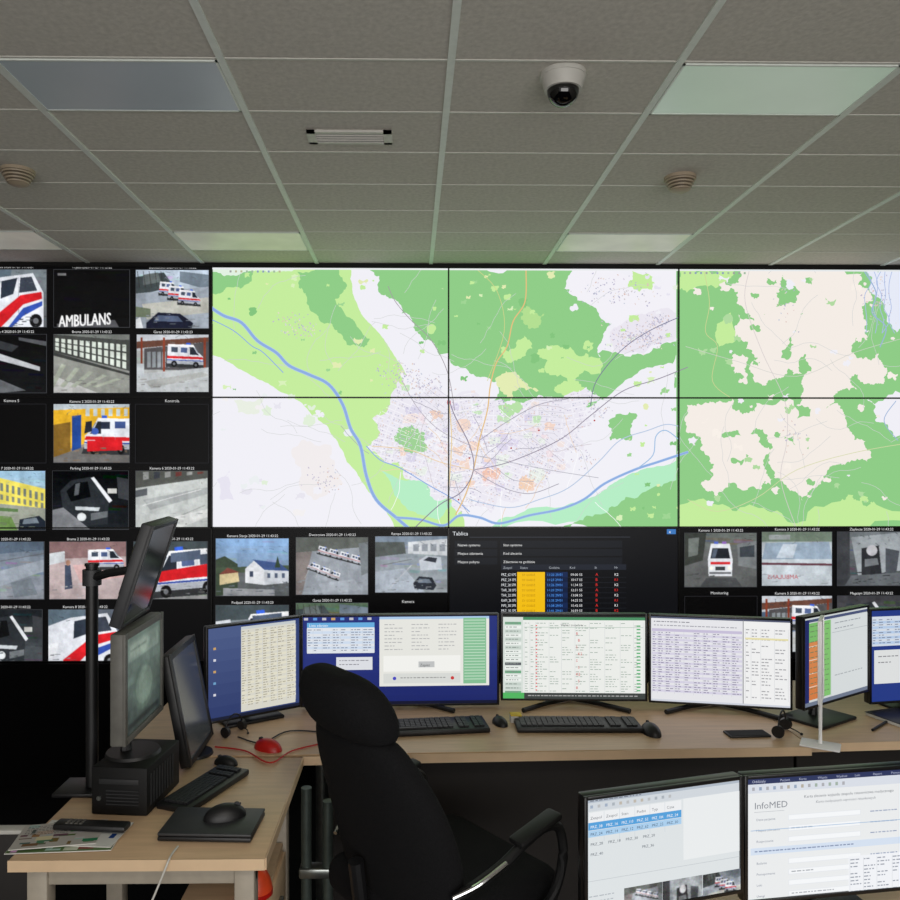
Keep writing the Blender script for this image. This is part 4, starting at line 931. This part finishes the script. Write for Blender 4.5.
headset(782,734,s=.7,rz=.9); headset(234,734,label='black headset resting by blue desktop monitor',rz=1.1,s=.6)
def cable(pts,r,mt,label):
    o=MB().tube(catmull(pts,6),r,8).done('cable',mt); tag(o,label,'cable')
up4=Vector((0,0,.004))
cable([PZ(178,847,DZ+.003)+Vector((0,0,.002)),PZ(172,854,DZ+.004),P(168,862,yf-.012),P(160,882,yf-.02),P(146,915,yf-.03)],.0025,M_white,'white cable hanging over desk front edge')
cable([at(215,748)+up4,at(245,752)+up4,at(270,764)+up4,at(292,752)+up4,at(325,744)+up4],.0025,M_red,'thin red cable snaking over desk')
cable([at(238,738)+up4,at(262,744)+up4,at(290,732)+up4,at(340,735)+up4],.0025,M_black,'black cable on beech desk')
p=at(880,727); e=thing('pen','black pen lying on desk','pen',(p.x,p.y,DZ),.7)
MB().cyl((-.07,0,.005),(.06,0,.005),.005).done('pen_barrel',M_black,e); MB().cyl((.06,0,.005),(.075,0,.005),.005,.001).done('pen_tip',M_metal,e)
p=at(905,722); e=thing('notebook','dark closed notebook on desk','notebook',(p.x,p.y,DZ),.3)
MB().box((0,0,.007),(.15,.2,.012),.002).done('pages',M_paper,e); MB().box((0,0,.0142),(.155,.205,.0024),.001).done('cover',M_black,e)
# ================= CHAIR =================
rzc=math.atan2(-.80,.60)   # local +Y = forward
ch=thing('office_chair','black upholstered high-back office chair with looped armrests','chair',(.045,2.10,0),rzc)
MB().box((0,.05,.545),(.47,.48,.11),.05,seg=5).done('seat',M_fabric,ch)
MB().box((0,0,.48),(.3,.3,.03),.01).done('seat_plate',M_black,ch)
def loft(name,secs,mt,seg=32,par=ch):
    bm=bmesh.new(); rings=[]
    for (z,yc,hw,ht_,bow) in secs:
        ring=[]
        for k in range(seg):
            a=2*math.pi*k/seg; ca,sa=math.cos(a),math.sin(a)
            x=hw*math.copysign(abs(ca)**.6,ca); y=ht_*math.copysign(abs(sa)**.75,sa)+yc+bow*(x/hw)**2
            ring.append(bm.verts.new((x,y,z)))
        rings.append(ring)
    for i in range(len(rings)-1):
        for k in range(seg): bm.faces.new((rings[i][k],rings[i][(k+1)%seg],rings[i+1][(k+1)%seg],rings[i+1][k]))
    bm.faces.new(rings[0][::-1]);bm.faces.new(rings[-1])
    q=MB(); q.bm.free(); q.bm=bm; return q.done(name,mt,par,sub=1)
loft('backrest',[(.53,-.11,.13,.02,.0),(.54,-.113,.20,.05,.03),(.59,-.12,.232,.06,.035),(.67,-.135,.245,.066,.04),(.75,-.155,.25,.066,.04),(.84,-.182,.242,.064,.036),(.91,-.208,.222,.06,.03),(.965,-.230,.195,.054,.026),(1.00,-.243,.170,.048,.022),(1.02,-.250,.156,.040,.02)],M_fabric)
loft('headrest',[(1.005,-.245,.13,.03,.01),(1.015,-.25,.158,.054,.02),(1.05,-.262,.17,.068,.022),(1.09,-.276,.17,.070,.022),(1.13,-.288,.155,.062,.018),(1.16,-.296,.125,.046,.012),(1.175,-.30,.07,.022,.006)],M_fabric)
MB().tube([(0,-.06,.47),(0,-.18,.48),(0,-.215,.57),(0,-.23,.68)],.02).done('back_bracket',M_black,ch)
for sx in (-1,1):
    dz=.0 if sx>0 else -.045
    pts=catmull([(sx*.25,-.12,.655+dz),(sx*.275,-.07,.685+dz),(sx*.29,.0,.715+dz),(sx*.29,.08,.748+dz),(sx*.29,.15,.765+dz),(sx*.29,.20,.745+dz),(sx*.29,.212,.66),(sx*.275,.18,.56),(sx*.21,.14,.49)],6)
    a=MB().tube(pts,.013).done('armrest',M_arm,ch)
    MB().box((sx*.29,.115,.772+dz),(.05,.15,.018),.008,rot=Matrix.Rotation(.24,4,'X')).done('arm_pad',M_arm,a)
    MB().tube(catmull([(sx*.262,-.13,.668+dz),(sx*.292,-.08,.694+dz),(sx*.305,.0,.726+dz)],5),.006).done('chrome_trim',M_chrome,a)
MB().cyl((0,0,.1),(0,0,.47),.025).cyl((0,0,.2),(0,0,.38),.03).done('gas_cylinder',M_black,ch)
for k in range(5):
    a=2*math.pi*k/5+.9; x,y=.25*math.cos(a),.25*math.sin(a)
    l=MB().tube([(0,0,.11),(x*.5,y*.5,.1),(x,y,.075)],[.025,.02,.015]).done('base_arm',M_black,ch)
    MB().cyl((x-.012*math.sin(a),y+.012*math.cos(a),.028),(x+.012*math.sin(a),y-.012*math.cos(a),.028),.028).cyl((x,y,.03),(x,y,.075),.008).done('caster',M_black,l)
# ================= LIGHT =================
w=bpy.data.worlds.new('world'); scene.world=w; w.use_nodes=True
w.node_tree.nodes['Background'].inputs[0].default_value=(.94,.92,.88,1); w.node_tree.nodes['Background'].inputs[1].default_value=.46
def area(name,loc,rot,sx,sy,e_,col):
    l=bpy.data.lights.new(name,'AREA'); l.shape='RECTANGLE'; l.size=sx;l.size_y=sy;l.energy=e_;l.color=col
    o=bpy.data.objects.new(name,l); COL.objects.link(o); o.location=loc;o.rotation_euler=rot
area('added_room_fill',(.6,-.4,ZC-.04),(0,0,0),1.2,.6,22,(1,.95,.88))  # added unseen area lamp overhead behind the camera, fills the room
area('added_rear_fill',(.5,-2.4,1.2),(math.radians(104),0,0),4.5,1.8,95,(1,.975,.95))  # added unseen area lamp tilted up to brighten the ceiling, no window modelled
